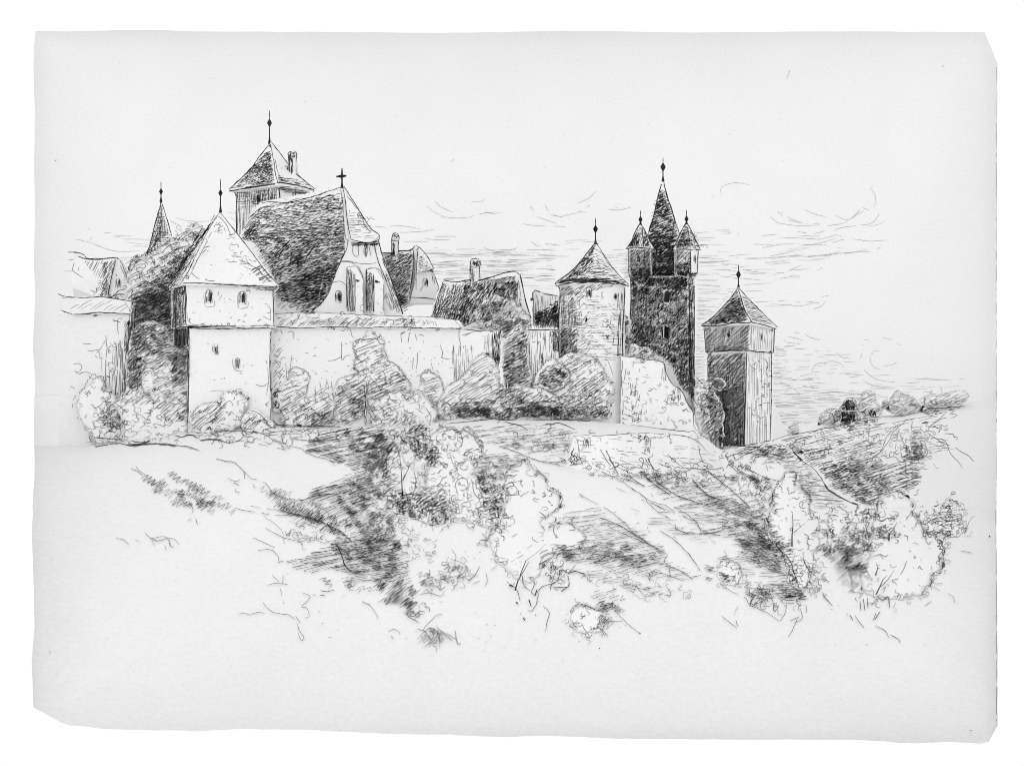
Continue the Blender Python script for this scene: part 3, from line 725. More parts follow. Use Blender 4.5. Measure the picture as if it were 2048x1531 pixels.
# ------------------------------------------------------------------ houses between church and round tower
t = thing('hipped_house', 'steep-roofed house with white half-hipped gable and slim chimney, just right of the church', 'house', 820, 610, 318)
hr = hull('roof', [(765, 506, 320), (828, 496, 318.4), (826, 510, 317.6), (818, 600, 317.6), (790, 622, 318), (765, 622, 322), (765, 510, 324), (860, 600, 324)], t)
hg = extrude('gable_wall', "832,545 866,540 874,572 872,606 820,606", 317.4, 4, t)
hh = hull('hipped_gable_roof', [(831, 490, 318), (836, 494, 317.5), (834, 500, 317), (831, 545, 316.6), (866, 536, 316.6), (868, 541, 318), (850, 512, 317.2), (832, 542, 319)], t)
hr.ink(Ln("762,505 785,506 800,501 820,500 830,492", 1.8, .9, 3, .05), Ht("765,510 826,505 822,560 818,600 800,618 775,560", 25, 4.2, (10, 26), 1.15, .2, bow=.05), Zg("768,512 826,508 822,560 816,590 800,616 775,560", 35, 3.6, 13, 1.2, n=85), Zg("762,505 790,505 786,518 768,514", 20, 2.5, 10, 1.8, n=9),
       Ln("828,498 826,540 818,590", 1.3, .7, 2), Zg("788,590 818,580 816,604 800,618", 30, 3, 12, 1.4, n=14), Ht("785,600 818,598 815,622 795,624", 30, 3.4, (8, 20), 1.1))
hg.ink(Ln("866,541 872,560 878,575 875,582", 1.6, .6, 2), Ln("834,545 828,570 820,594", 1.2, .6), Zg("838,540 868,537 868,545 840,547", 10, 2.3, 8, 2.0, n=10), Ln("818,594 840,595 868,598", 1.2, .8, 2, .05), Ht("862,546 868,546 872,570 866,565", 85, 2.6, (8, 16), 1.1), Lines("840,583 846,572|833,555 832,580", .9, .5))
hh.ink(Ln("832,491 845,500 858,518 867,537", 1.4, .6, 2), Ln("836,494 834,520 833,545", 1.2, .6, 2), Dt("838,505 850,515 862,535 838,538", 18, 1.3, 3), Ht("838,510 848,514 862,536 838,540", 15, 5, (5, 12), .8, .5), Ln("835,540 850,543 866,538", 1.3, .6))
window(t, hg, 851, 564, 10, 16, dark=1.0)
def chimney(t, x, y0, y1, w, Y):
    c = lathe('chimney', x, Y, [(w * .55, y0), (w * .95, y0 + 4), (w, y0 + 12), (w, y0 + 15), (w * .8, y0 + 17), (w * .8, y1 + 8)], t, seg=12)
    c.ink(Ln([(x - w, y1), (x - w, y0 + 10), (x - w * .5, y0 + 1), (x + w * .5, y0 + 1), (x + w, y0 + 10), (x + w * .8, y0 + 18), (x + w * .8, y1)], 1.5, .6, 2), Zg(rect(x - w * .5, y0 + 3, x + w * .8, y0 + 13), 60, 2.4, 7, 1.9, n=6),
          Ln([(x - w, y0 + 16), (x + w, y0 + 15)], 1.3, .5), Ht(rect(x - w, y0 + 18, x - w * .3, y1), 87, 2.6, (8, 25), 1.1, .3))
    return c
chimney(t, 791, 466, 512, 7.5, 319)
t = thing('dark_roofed_house', 'low house with dark hatched roof, stout chimney and narrow gable, half covered by creeper', 'house', 960, 640, 313)
dr = hull('roof', [(886, 560, 316), (945, 562, 316), (1005, 548, 314), (1034, 543, 313.4), (1036, 552, 312), (1046, 620, 311.5), (1040, 660, 311), (862, 632, 311), (868, 600, 312), (905, 660, 311), (880, 600, 320), (1040, 640, 320)], t)
dg = extrude('gable_wall', "1037,550 1041,548 1058,628 1062,660 1028,660 1036,610", 310.8, 4, t)
dr.ink(Ln("887,562 882,575 875,595 868,620 862,634", 1.5, 1.0, 2, .04), Ln("888,560 910,564 935,560 960,560 985,553 1010,545 1030,543 1040,550", 1.9, 1.0, 3, .04), Ht("885,570 938,568 930,600 935,640 930,652 905,640 865,634", 78, 4, (18, 50), 1.2, .15), Ht("885,568 1000,570 960,600 930,652 865,634", 50, 4.4, (12, 30), 1.15, .2),
       Zg("930,565 1035,552 1035,600 975,600 955,640 930,655 910,635", 42, 3.2, 13, 1.4, n=210), Zg("985,570 1034,560 1030,595 1000,600 985,590", 60, 3, 12, 1.6, n=50), Ht("960,560 1036,550 1030,600 960,610", 60, 4, (10, 24), 1.2), Ht("868,610 930,605 925,650 900,640", 5, 5, (10, 30), 1.0),
       Zg("930,630 985,640 975,658 935,655", 50, 3, 12, 1.7, n=28), Zg("920,562 940,562 935,590 925,580", 50, 3, 12, 1.7, n=14), Ln("1041,550 1032,580 1030,610", 1.3, .7, 2))
dg.ink(Ln("1040,548 1046,575 1052,605 1060,630", 1.7, .6, 3), Ln("1037,560 1040,590 1036,618", 1.1, .7), Ht("1030,565 1038,565 1036,620 1028,620", 86, 3, (12, 35), 1.2), Zg(rect(1040, 598, 1043, 612), 80, 2, 8, 1.8, n=3), Zg(rect(1030, 612, 1036, 625), 60, 3, 8, 1.6, n=3))
chimney(t, 951, 517, 572, 11, 314)
t = thing('lean_to_house', 'small shed-like house with plank side, squeezed between dark gable and round tower', 'house', 1092, 650, 314)
lr = hull('plank_wall', [(1066, 582, 314), (1085, 582, 312), (1115, 590, 312), (1122, 592, 316), (1066, 650, 312), (1125, 655, 312), (1068, 650, 320), (1122, 650, 320)], t)
lr.ink(Ln("1066,650 1066,610 1065,585 1070,580 1085,586 1115,592", 1.4, .7, 2), Ht("1068,588 1116,594 1117,640 1070,640", 89, 4.2, (20, 50), 1.0, .2), Zg("1068,625 1118,600 1118,648 1070,650", 30, 2.8, 13, 1.9, n=60), Zg("1098,610 1118,600 1118,650 1092,648", 60, 2.4, 14, 2.1, n=40), Ht("1068,630 1118,610 1118,655 1070,655", 60, 3, (10, 24), 1.6),
       Zg("1060,596 1068,596 1068,602 1060,602", 10, 2, 8, 2, n=3), Ht(rect(1075, 642, 1118, 658), 88, 3.5, (8, 16), 1.3))

# ------------------------------------------------------------------ round tower
t = thing('round_tower', 'stout round stone tower with wide conical roof, standing on the wall at centre right', 'tower', 1184, 850, 304)
rw = lathe('round_wall', 1184, 304, [(65, 566), (65, 600), (66, 700), (66, 860)], t, seg=56)
rr = lathe('conical_roof', 1184, 304, [(.8, 484), (6, 494), (14, 507), (30, 527), (48, 546), (66, 560), (73, 567), (72, 572), (62, 571)], t, seg=56)
rr.ink(Ln("1190,487 1177,502 1160,524 1140,544 1120,558 1110,567", 1.7, .7, 2), Ln("1193,486 1203,502 1220,528 1240,552 1257,568", 1.5, .6, 2), Ln("1110,568 1118,565 1150,560 1190,559 1225,562 1245,568 1258,572", 2.2, .7, 3), Ln("1112,572 1135,566 1160,563 1200,563 1240,571", 2.0, .9, 2),
       Ht("1118,562 1150,555 1215,555 1248,568 1120,568", 3, 3, (15, 45), 1.5, .2, bow=.03), Zg("1188,490 1184,515 1175,545 1130,560 1120,562 1160,525", 42, 3.2, 14, 1.4, n=75), Ht("1188,495 1180,540 1130,560 1165,520", 45, 4, (12, 30), 1.2),
       Zg("1182,492 1188,490 1187,520 1184,525", 75, 2.4, 10, 1.7, n=10), Ht("1195,520 1215,530 1238,555 1185,552 1185,540", 3, 5, (10, 32), .8, .5, bow=.04), Lines("1200,500 1212,520 1225,540|1188,497 1196,500 1202,508", 1, .9, 1, .1), Dt("1190,500 1205,510 1230,548 1190,545", 14, 1.2, 3), Zg("1187,487 1196,487 1200,494 1184,494", 10, 2, 6, 2, n=6))
rw.ink(Ln("1116,572 1120,585 1118,640 1117,700 1119,730", 1.8, .6, 3), Ln("1250,575 1249,600 1246,660 1245,720", 1.6, .6, 3), Ht("1120,575 1145,570 1150,620 1154,700 1120,715", 50, 4, (8, 22), 1.05, .25, aj=8), Ht("1140,575 1165,580 1184,640 1180,715 1140,715", 45, 6.5, (6, 18), .9, .5, aj=10, keep=.7), Ht("1118,600 1240,600 1240,720 1118,720", -2, 7, (8, 24), .6, .6, bow=-.04, keep=.5), Ht("1120,600 1150,598 1160,640 1156,670 1120,660", 2, 5, (8, 24), 1.0, .3), Ht("1122,590 1160,600 1165,650 1122,650", 88, 4.2, (10, 30), .95, .3),
       Ht("1120,575 1200,568 1230,572 1150,590 1120,592", 40, 3.6, (8, 18), 1.2, .3), Zg("1120,650 1150,655 1156,705 1140,712 1122,718", 50, 4, 12, 1.15, n=45), Ht("1120,660 1170,660 1175,725 1122,725", 35, 5, (10, 28), .95, .3), Ht(rect(1234, 585, 1247, 715), 88, 3.4, (14, 45), 1.0, .35),
       Ht("1170,590 1245,595 1245,730 1176,720", -3, 6.5, (12, 46), .6, .5, bow=-.04, aj=2, keep=.8), Dt(rect(1150, 590, 1244, 720), 110, 1.3, 5), Zg(rect(1170, 628, 1175, 648), 80, 2, 9, 2.0, n=5), Lines("1152,622 1152,645 1170,648 1172,630|1152,646 1175,647|1206,583 1203,590 1207,596|1222,640 1220,655 1228,660|1238,660 1237,690|1228,672 1226,690", 1.1, .6),
       Zg(rect(1213, 640, 1218, 655), 80, 2, 8, 1.4, n=3), Zg(rect(1212, 668, 1218, 680), 70, 2, 8, 1.4, n=3), Ln("1244,716 1245,760 1246,800 1243,830", 1.0, .8, 1, .1))
window(t, rw, 1178, 585, 9, 18, arch=False, dark=1.3); window(t, rw, 1231, 593, 6, 12, arch=True, dark=1.2)
finial(t, 1191, 436, 488, 304, 458, 5)

# ------------------------------------------------------------------ dark keep with spire and turrets
t = thing('castle_keep', 'tallest dark hatched keep with needle spire and two corner turrets', 'tower', 1325, 820, 311)
kb = hull('keep_wall', [(1261, 552, 311), (1375, 552, 309), (1390, 552, 311.5), (1262, 870, 311), (1377, 870, 309), (1388, 870, 311.5), (1270, 552, 320), (1382, 552, 320), (1270, 870, 320), (1382, 870, 320)], t)
ks = hull('spire_roof', [(1325, 358, 315), (1321, 372, 315), (1330, 372, 315), (1312, 415, 314), (1345, 418, 314), (1296, 470, 312.5), (1358, 470, 312.5), (1290, 500, 312), (1362, 500, 312), (1284, 556, 311.4), (1372, 556, 311.4), (1300, 500, 319), (1350, 500, 319), (1290, 556, 319), (1365, 556, 319)], t)
def darkwash(p, poly, n1, w=1.5, a1=55, a2=35):
    p.ink(Ht(poly, a1, 3.3, (8, 20), w, .2, aj=14), Zg(poly, a2, 3.4, 12, w, n=n1), Ht(poly, 88, 4.2, (10, 26), w * .8, .3, aj=6))
kp = "1262,556 1386,556 1388,700 1388,800 1360,770 1340,725 1300,700 1262,690"
kb.ink(Ht(kp, 52, 4.2, (8, 22), 1.25, .3, aj=14), Zg(kp, 38, 3.8, 11, 1.25, n=260), Ht(kp, 88, 5.6, (10, 26), 1.0, .4, aj=6), Zg("1264,556 1376,556 1376,600 1264,610", 50, 3, 12, 1.6, n=95), Zg("1264,640 1320,650 1290,700 1264,690", 60, 3, 12, 1.5, n=45), Zg("1330,700 1386,640 1386,800 1360,760", 50, 3.2, 13, 1.5, n=70),
       Ln("1261,556 1262,600 1260,650 1262,690", 1.8, .7, 3), Ln("1388,570 1389,650 1388,720 1389,800 1389,830", 1.5, .6, 3), Ln("1378,556 1380,640 1383,720 1384,820", 1.4, .8, 2), Ht("1376,580 1386,580 1388,800 1380,800", 88, 2.6, (20, 60), 1.3, .2))
for (wx, wy) in ((1331, 593), (1331, 663)):
    window(t, kb, wx, wy, 13, 27, arch=False, dark=1.6)
ks.ink(Ln("1323,368 1315,395 1308,430 1298,462 1291,500 1286,555", 1.9, .7, 3), Ln("1327,362 1334,390 1345,425 1352,448 1362,475", 1.6, .6, 2), Zg("1324,380 1333,400 1350,450 1345,500 1292,500 1298,460 1313,410", 20, 3.2, 13, 1.45, n=120), Ht("1322,376 1334,400 1352,450 1358,480 1292,500 1298,460", 22, 3.2, (8, 22), 1.4, .15),
       Zg("1296,470 1358,475 1362,556 1288,556", 28, 2.6, 15, 1.9, n=150), Zg("1300,490 1352,490 1356,556 1296,556", 62, 2.6, 14, 1.9, n=120), Ht("1296,480 1356,480 1360,556 1288,556", 40, 2.8, (10, 24), 1.8, .1), Ln("1350,440 1345,470 1348,500", 1.3, .7), Zg("1318,385 1325,378 1328,400 1312,430", 70, 2.4, 8, 1.8, n=12))
finial(t, 1326, 315, 362, 315, 334, 5.5)
# left and right turrets: > wall, roof, window, finial
for (cx, r, yt, ye, yb, dy, rot) in ((1281, 24, 447, 497, 548, 0, .2), (1373, 25, 446, 500, 546, 0, .55)):
    tw = lathe('turret', cx, 310.2, [(r, ye - 2), (r, ye + 30), (r, yb), (r - 3, yb + 6), (r - 12, yb + 16), (r - 19, yb + 24)], t, seg=8, rot=rot)
    tr = lathe('turret_roof', cx, 310.2, [(.8, yt), (5, yt + 6), (13, yt + 20), (21, yt + 38), (28, ye - 1), (27, ye + 1)], tw, seg=8, rot=rot)
    f_ = finial(tw, cx, yt - 26, yt + 2, 310.2, yt - 8, 4.2)
    L_ = cx - r; Rr = cx + r
    tr.ink(Ln([(cx - 1, yt), (cx - 10, yt + 16), (cx - 20, yt + 38), (cx - 28, ye - 1)], 1.7, .6, 2), Ln([(cx + 1, yt), (cx + 10, yt + 16), (cx + 20, yt + 36), (cx + 28, ye - 1)], 1.5, .6, 2), Ln([(cx - 29, ye), (cx - 10, ye - 2), (cx + 10, ye - 1), (cx + 29, ye)], 1.9, .6, 3))
    if cx < 1300:
        tr.ink(Zg([(cx - 8, yt + 18), (cx - 2, yt + 30), (cx - 6, ye - 2), (cx - 24, ye - 4)], 65, 2.5, 14, 1.8, n=24), Zg([(cx + 6, yt + 16), (cx + 14, yt + 22), (cx + 26, ye - 3), (cx + 8, ye - 4)], 55, 2.8, 12, 1.6, n=22), Ln([(cx + 2, yt + 8), (cx + 7, ye - 4)], 1.5, .5, 2))
        tw.ink(Ln([(L_, ye), (L_ + 1, yb), (L_ + 8, yb + 8), (L_ + 12, yb + 18)], 1.7, .6, 2), Ht([(L_ + 2, ye + 3), (cx + 8, ye + 3), (cx + 6, yb - 2), (L_ + 4, yb)], 42, 4, (8, 20), .95, .2), Zg([(cx - 4, yb - 10), (Rr - 2, yb - 24), (Rr, yb + 4), (cx, yb + 4)], 50, 2.6, 10, 1.8, n=22),
               Ln([(cx + 8, ye + 2), (cx + 8, yb - 14)], 1.3, .6), Zg([(L_ + 2, ye + 22), (L_ + 8, ye + 26), (L_ + 6, ye + 36), (L_ + 2, ye + 38)], 60, 2.5, 6, 1.6, n=5), Sc(rect(L_ + 4, yb - 4, cx, yb + 8), 10, 5, 1.3), Ln([(Rr - 1, ye + 3), (Rr - 2, yb - 20)], 1.3, .6))
        window(tw, tw, cx - 4, ye + 20, 7, 17, dark=1.3)
    else:
        tr.ink(Ht([(cx - 2, yt + 8), (cx + 2, yt + 20), (cx + 6, ye - 4), (cx - 24, ye - 4), (cx - 12, yt + 20)], 5, 3.6, (8, 22), 1.1, .2), Zg([(cx - 18, yt + 32), (cx + 4, yt + 30), (cx + 6, ye - 4), (cx - 24, ye - 4)], 80, 3, 8, 1.5, n=18), Sc([(cx + 4, yt + 12), (cx + 12, yt + 20), (cx + 25, ye - 6), (cx + 9, ye - 6)], 12, 5, 1.0), Ln([(cx + 2, yt + 8), (cx + 8, ye - 3)], 1.5, .5, 2))
        tw.ink(Ht([(L_ + 2, ye + 4), (cx + 6, ye + 3), (cx + 6, yb + 6), (L_ + 2, yb + 2)], 45, 4, (8, 20), .95, .2), Zg([(L_ + 2, yb - 18), (cx + 6, yb - 20), (cx + 6, yb + 8), (L_ + 2, yb + 8)], 50, 3, 10, 1.4, n=20), Ln([(cx + 8, ye + 2), (cx + 8, yb + 8)], 1.6, .5, 2), Ln([(Rr - 2, ye + 3), (Rr - 3, yb)], 1.5, .5, 2),
               Ln([(cx + 8, yb + 1), (Rr - 3, yb)], 2.2, .5, 2), Zg([(cx + 8, yb), (Rr - 3, yb), (Rr - 8, yb + 8), (cx + 10, yb + 6)], 10, 2, 8, 1.7, n=5))
        window(tw, tw, cx - 4, ye + 16, 4, 12, dark=1.0); window(tw, tw, cx + 16, ye + 17, 5, 17, dark=.8)

t = thing('link_wall', 'narrow roofed link wall squeezed between the round tower and the dark keep', 'wall', 1252, 700, 306)
gp = extrude('wall_body', "1246,622 1262,640 1262,700 1246,700", 306, 2, t)
gp.ink(Zg("1247,625 1262,642 1262,650 1247,650", 30, 2.4, 10, 2.1, n=14), Ht(rect(1247, 648, 1262, 690), 88, 3, (14, 36), 1.4, .2), Zg(rect(1247, 676, 1264, 686), 5, 2.4, 10, 2.0, n=6), Ln("1249,655 1248,690", 1.6, .6, 2))

# ------------------------------------------------------------------ broken wall running down right of the round tower
t = thing('ruined_wall', 'bare white ruined wall stepping down the slope below the dark keep', 'wall', 1310, 860, 302)
rp = "1243,712 1262,712 1290,716 1320,722 1328,728 1330,745 1345,768 1362,778 1372,800 1378,815 1386,825 1388,860 1400,880 1430,902 1240,902"
rv = extrude('stone_wall', fracture(rp, 10, .7), 300.6, 5, t)
rv.ink(Ln("1245,712 1268,714 1295,718 1320,722 1328,728 1332,746 1345,768 1362,780 1370,796 1380,814 1388,826", 1.3, 1.2, 2, .06), Ln("1388,826 1388,852 1395,862 1412,882 1430,902", 1.2, .9, 1, .04), Ln("1222,838 1240,841 1252,850", 1.3, .8), Ln("1262,849 1290,853 1330,858 1370,862 1380,864", 1.3, .8),
       Ln("1388,862 1405,878 1420,895 1438,905", 1.1, 1), Dt(rp, 60, 1.3, 5), Sc(rect(1262, 720, 1290, 740), 6, 5, 1), Ht(rect(1258, 765, 1275, 790), 86, 4, (6, 14), 1.1, .4), Ht(rect(1260, 790, 1285, 845), 80, 6, (6, 18), 1.0, .5, keep=.6), Zg(rect(1262, 825, 1285, 845), 45, 5, 12, 1.0, n=6),
       Ht(rect(1322, 728, 1332, 760), 87, 4, (10, 24), .9, .4), Ht(rect(1343, 775, 1362, 800), 86, 4, (6, 16), .9, .5), Sc("1330,780 1370,810 1375,825 1340,812", 12, 6, .9), Lines("1245,720 1243,760 1246,800 1244,840|1252,735 1249,760", 1.0, 1.3, 1, .15), Sc(rect(1245, 740, 1260, 840), 12, 5, .9))
t = thing('ivy', 'tuft of shrubs growing on top of the ruined wall at the foot of the keep', 'bush', 1280, 712, 306)
iv = blob('foliage', "1246,715 1247,690 1262,686 1285,692 1305,700 1322,712 1320,722 1290,718", 305.6, 1.2, t)
iv.ink(Ht("1248,714 1249,692 1264,690 1300,702 1318,714 1320,720", 42, 5, (8, 22), 1.1, .25), Lf("1248,700 1255,690 1268,687 1285,694 1305,702 1320,714", 1.2, 5), Sc(rect(1250, 695, 1315, 716), 14, 5, 1.1))

# ------------------------------------------------------------------ octagonal tower, right
t = thing('octagonal_tower', 'tall faceted tower with flared cap at the right end, hatched on its left face', 'tower', 1480, 890, 307)
ob = hull('tower_shaft', [(1414, 905, 308), (1413, 700, 308), (1493, 905, 304.5), (1495, 700, 304.5), (1542, 905, 306.5), (1544, 700, 306.5), (1430, 700, 313), (1430, 900, 313), (1530, 700, 313), (1530, 900, 313)], t)
ou = hull('upper_wall', [(1408, 652, 308), (1410, 705, 308), (1498, 645, 304), (1497, 702, 304), (1550, 655, 306.5), (1547, 706, 306.5), (1430, 652, 314), (1430, 700, 314), (1535, 652, 314), (1535, 700, 314)], t)
orf = hull('roof', [(1477, 572, 308.5), (1473, 580, 308), (1403, 648, 307.5), (1405, 654, 307.5), (1440, 618, 307.3), (1500, 644, 303), (1500, 648, 303), (1555, 652, 306), (1552, 658, 306), (1518, 612, 307), (1430, 650, 315), (1535, 650, 315)], t)
orf.ink(Ln("1476,575 1462,595 1440,620 1420,638 1402,650", 1.7, .7, 2), Ln("1478,575 1495,595 1520,620 1540,640 1555,654", 1.5, .7, 2), Ln("1477,578 1483,600 1490,620 1503,643", 1.8, .7, 2), Ln("1403,652 1440,650 1470,645 1500,645", 1.9, .8, 3), Ln("1500,643 1530,650 1553,658", 1.7, .7, 2),
        Zg("1476,580 1484,605 1498,640 1440,648 1420,645 1455,610", 25, 3, 13, 1.5, n=110), Ht("1476,582 1496,640 1415,650 1445,620", 25, 3.4, (10, 26), 1.2, .15), Zg("1470,590 1484,605 1494,635 1455,640 1450,620", 20, 2.6, 12, 1.7, n=50), Ht("1482,590 1495,598 1545,648 1505,640 1490,615", -12, 4, (8, 28), .9, .3), Dt("1482,590 1540,645 1500,635", 16, 1.3, 3))
ou.ink(Ln("1408,655 1410,680 1411,700 1416,706", 1.5, .6, 2), Ht("1410,655 1498,648 1497,702 1412,704", 42, 4, (14, 34), 1.0, .15), Ht("1480,652 1498,650 1498,700 1478,700", 48, 3.6, (8, 18), 1.1), Ln("1412,704 1440,702 1470,700 1497,701", 1.6, 1.4, 2, .05), Ln("1497,700 1520,703 1546,705", 1.7, 1.0, 2, .04),
       Ht("1500,650 1546,656 1546,702 1500,700", 89, 4.6, (18, 50), .65, .25, j=.4), Ln("1549,658 1547,705", 1.5, .5, 2), Zg("1540,650 1552,655 1550,665 1542,664", 60, 2.2, 8, 2.0, n=8), Ht("1412,690 1498,688 1497,702 1412,704", 10, 4, (8, 22), 1.0, .4), Sc(rect(1412, 700, 1545, 706), 22, 4, 1.2))
window(t, ou, 1456, 667, 9, 13, dark=1.6); window(t, ou, 1522, 673, 6, 13, arch=False, dark=1.0)
ob.ink(Ln("1416,706 1416,760 1418,830", 1.3, .7, 1, .05), Ln("1493,706 1492,760 1490,830 1488,892", 1.8, .7, 3), Ln("1543,706 1543,770 1542,840 1540,880", 1.5, .6, 2), Ht("1416,708 1491,706 1488,892 1440,892 1420,840", 42, 3.8, (12, 32), 1.1, .18), Ht("1418,730 1491,720 1488,890 1440,890", 88, 4, (14, 40), 1.05, .2, aj=3),
       Ht("1425,780 1490,760 1488,890 1440,890", 8, 4.4, (10, 28), 1.0, .3), Zg("1420,790 1490,770 1486,890 1445,892", 45, 4, 13, 1.2, n=75), Ht("1496,708 1541,708 1538,886 1492,890", 89.5, 4.6, (25, 90), .62, .2, j=.5, aj=1), Dt(rect(1495, 715, 1540, 870), 36, 1.7, 5), Lines("1530,718 1536,730 1532,745 1538,755|1500,728 1505,735 1512,738|1515,830 1520,836 1528,832", 1.1, 1.0),
       Ln("1440,893 1460,888 1487,892 1515,886 1540,880", 1.4, 1.4, 2, .05), Zg(rect(1478, 716, 1484, 730), 80, 2, 9, 1.8, n=4), Zg(rect(1535, 765, 1539, 775), 80, 2, 6, 1.6, n=3), Zg(rect(1480, 880, 1489, 890), 50, 2, 7, 1.8, n=4))
finial(t, 1477, 530, 576, 308.5, 549, 5)

# ------------------------------------------------------------------ bushes and trees
SLOPE = []; FOOT = []
def plant(name, label, cat, poly, Y=None, thick=2.0, group=None, hatch=None, w=.95, leaf=1.0, squig=10, trunk=None, extra=(), outline=None, stems=()):
    poly = pp(poly); base = max(p[1] for p in poly); xm = sum(p[0] for p in poly if p[1] > base - 14) / max(1, len([p for p in poly if p[1] > base - 14]))
    slope = Y is None
    (SLOPE if slope else FOOT).append(poly)
    if Y is None: Y = min(297.5, ground_Y(xm, base)) - .3
    t = thing(name, label, cat, xm, base, Y, group)
    c = blob('crown' if trunk else 'foliage', poly, Y, thick, t, lean=1 if slope else .05)
    if outline != '': c.ink(Lf(pp(outline) if outline else poly, leaf, 6, .88, closed=not outline))
    for h in (hatch or ()): c.ink(h)
    c.ink(Sc(poly, int(squig * 1.6), 5, w), Dt(poly, int(squig * .8), 1.3, 3.5), *extra)
    if trunk:
        for tr in trunk:
            q = pp(tr[0]); r0 = tr[1]; n = len(q); V = []; Fc = []
            for i, (x, y) in enumerate(q):
                rr = r0 * (1 - .7 * i / (n - 1)) / F * Y; cc = Pt(x, y, (min(299.6, ground_Y(x, y)) - .12 if slope else Y) - thick * .42)
                for k in range(7):
                    a = 6.283 * k / 7; V.append(cc + Vector((rr * math.cos(a), rr * math.sin(a), 0)))
            for i in range(n - 1):
                for k in range(7):
                    a, b = i * 7 + k, i * 7 + (k + 1) % 7; Fc.append((a, b, b + 7, a + 7))
            Fc += [tuple(range(7)), tuple(range((n - 1) * 7, n * 7))]
            tk = Part('trunk', V, Fc, t, dark=r0 < 1.6)
            if r0 >= 1.6:
                tk.ink(Ln([(x - r0 * .8, y) for x, y in q], 1.4, .7, 2), Ln([(x + r0 * .7, y) for x, y in q], 1.1, .7))
    return t, c

def FH(poly, sp=7, w=.95, ang=27, bow=.07, L=(16, 46), keep=.92, gap=.15): return Ht(poly, ang, sp, L, w, gap, bow, keep=keep, aj=5)

p = "248,600 250,560 258,530 272,510 286,516 300,506 318,492 338,478 350,474 364,478 372,462 386,450 398,448 410,462 416,480 400,560 372,600 370,730 300,740 256,720"
plant('tree', 'big dark round-topped tree between far left wall and white square tower', 'tree', p, 309.5, 2.5, None,
      [FH("250,560 272,512 300,508 350,475 400,450 412,470 395,540 340,590 255,600", 8.5, .85, bow=.1), FH("262,600 345,560 378,540 372,600 368,650 262,660", 5.2, 1.1), FH("262,600 345,570 345,650 270,650", 5, 1.1, ang=40, L=(8, 22)),
       Zg("330,520 372,500 390,490 360,560 340,575", 40, 3.4, 14, 1.3, n=26), Zg("270,595 340,575 345,640 280,650", 35, 4, 13, 1.1, n=55), Zg("300,590 345,580 345,640 310,640", 45, 3.5, 12, 1.3, n=24), FH("262,640 345,630 345,700 265,700", 5, 1.0, ang=15)],
      squig=28, trunk=[("300,780 302,740 300,700 306,660", 4)], outline="249,560 262,528 273,510 286,516 290,506 305,503 318,492 330,490 345,474 350,478 366,478 372,462 386,450 398,448 409,462 408,478",
      extra=[Lines("258,545 260,530 270,511 280,516 268,530 264,540 258,548|299,512 305,520 309,530|352,476 356,470 350,460|408,462 404,478 396,490", 1, .7), Sc(rect(270, 520, 340, 560), 8, 5, .8)])
plant('bush', 'shaggy hatched bush climbing the shaded side of the square tower', 'bush', "250,730 262,662 284,644 306,640 332,655 342,685 362,700 372,716 376,740 378,800 376,838 330,848 300,835 268,815 252,790", 298.9, 1.5, 'bushes at the foot of the walls',
      [FH("262,665 330,660 345,690 345,730 262,745", 7, .9), FH("256,700 300,690 290,770 258,780", 4.6, 1.15, ang=45, L=(8, 20)), Zg("252,720 285,710 285,770 256,778", 50, 3.4, 12, 1.25, n=26), FH("300,720 376,700 376,800 310,800", 6, .95), Zg("340,720 378,700 378,760 345,765", 60, 3.4, 13, 1.2, n=22),
       FH("310,790 376,780 376,838 340,842", 6.5, .9, ang=32), Zg("262,640 300,655 290,700 262,700", 60, 3.6, 13, 1.2, n=18)], squig=30, outline="262,662 284,646 306,640 325,650 342,680|" .strip('|'),
      extra=[Lines("275,700 285,690 300,700 292,712|300,690 310,700 305,718|320,735 335,720 350,730 340,745|285,740 300,735 312,750|330,770 345,760 362,768|296,780 290,790 302,800 306,812 304,822|340,690 352,694 358,688", 1.1, 1.4), Dt("255,660 375,660 375,830 260,830", 40, 1.6, 4)])
plant('bush', 'pale loosely outlined bush at the foot of the far left wall', 'bush', "150,806 158,786 168,776 180,768 192,756 203,752 210,766 206,782 218,780 228,788 238,796 240,815 240,838 252,860 250,884 196,888 178,866 160,838", 299.7, 1.2, 'bushes at the foot of the walls',
      [], squig=12, outline="158,786 168,776 174,764 186,748 196,756 203,752 208,766 202,780 214,782 220,788 228,780 234,790 232,800 222,806 218,812", extra=[Lines("200,812 210,800 214,815 228,808 244,820 256,826|205,850 220,846 240,848 248,850|150,742 160,748 166,742|180,770 188,778 192,772|176,780 182,788", 1, 1.2), Sc(rect(195, 815, 245, 850), 22, 8, 1), Lines("189,852 210,855 232,850 248,845 250,850", 1, 1)])
plant('bush', 'light bush with drooping hatched lower edge left of the square tower', 'bush', "226,806 250,785 275,772 288,780 300,800 320,782 340,800 372,782 376,838 372,870 330,882 290,886 246,888 240,830", 298.3, 1.0, 'bushes at the foot of the walls',
      [FH("236,802 300,782 300,806 250,812", 7, .85, ang=35), FH("300,805 374,790 374,838 340,848", 6, .95, ang=36), Zg("350,826 374,820 372,842 356,842", 50, 3.5, 12, 1.1, n=6)], squig=14, outline="224,808 240,796 262,780 275,772 285,778",
      extra=[Lines("276,775 272,790 282,795 290,785|296,782 304,800 308,812 304,824|312,800 322,792 332,800 326,812 310,815|232,806 246,818 256,825", 1, 1)])
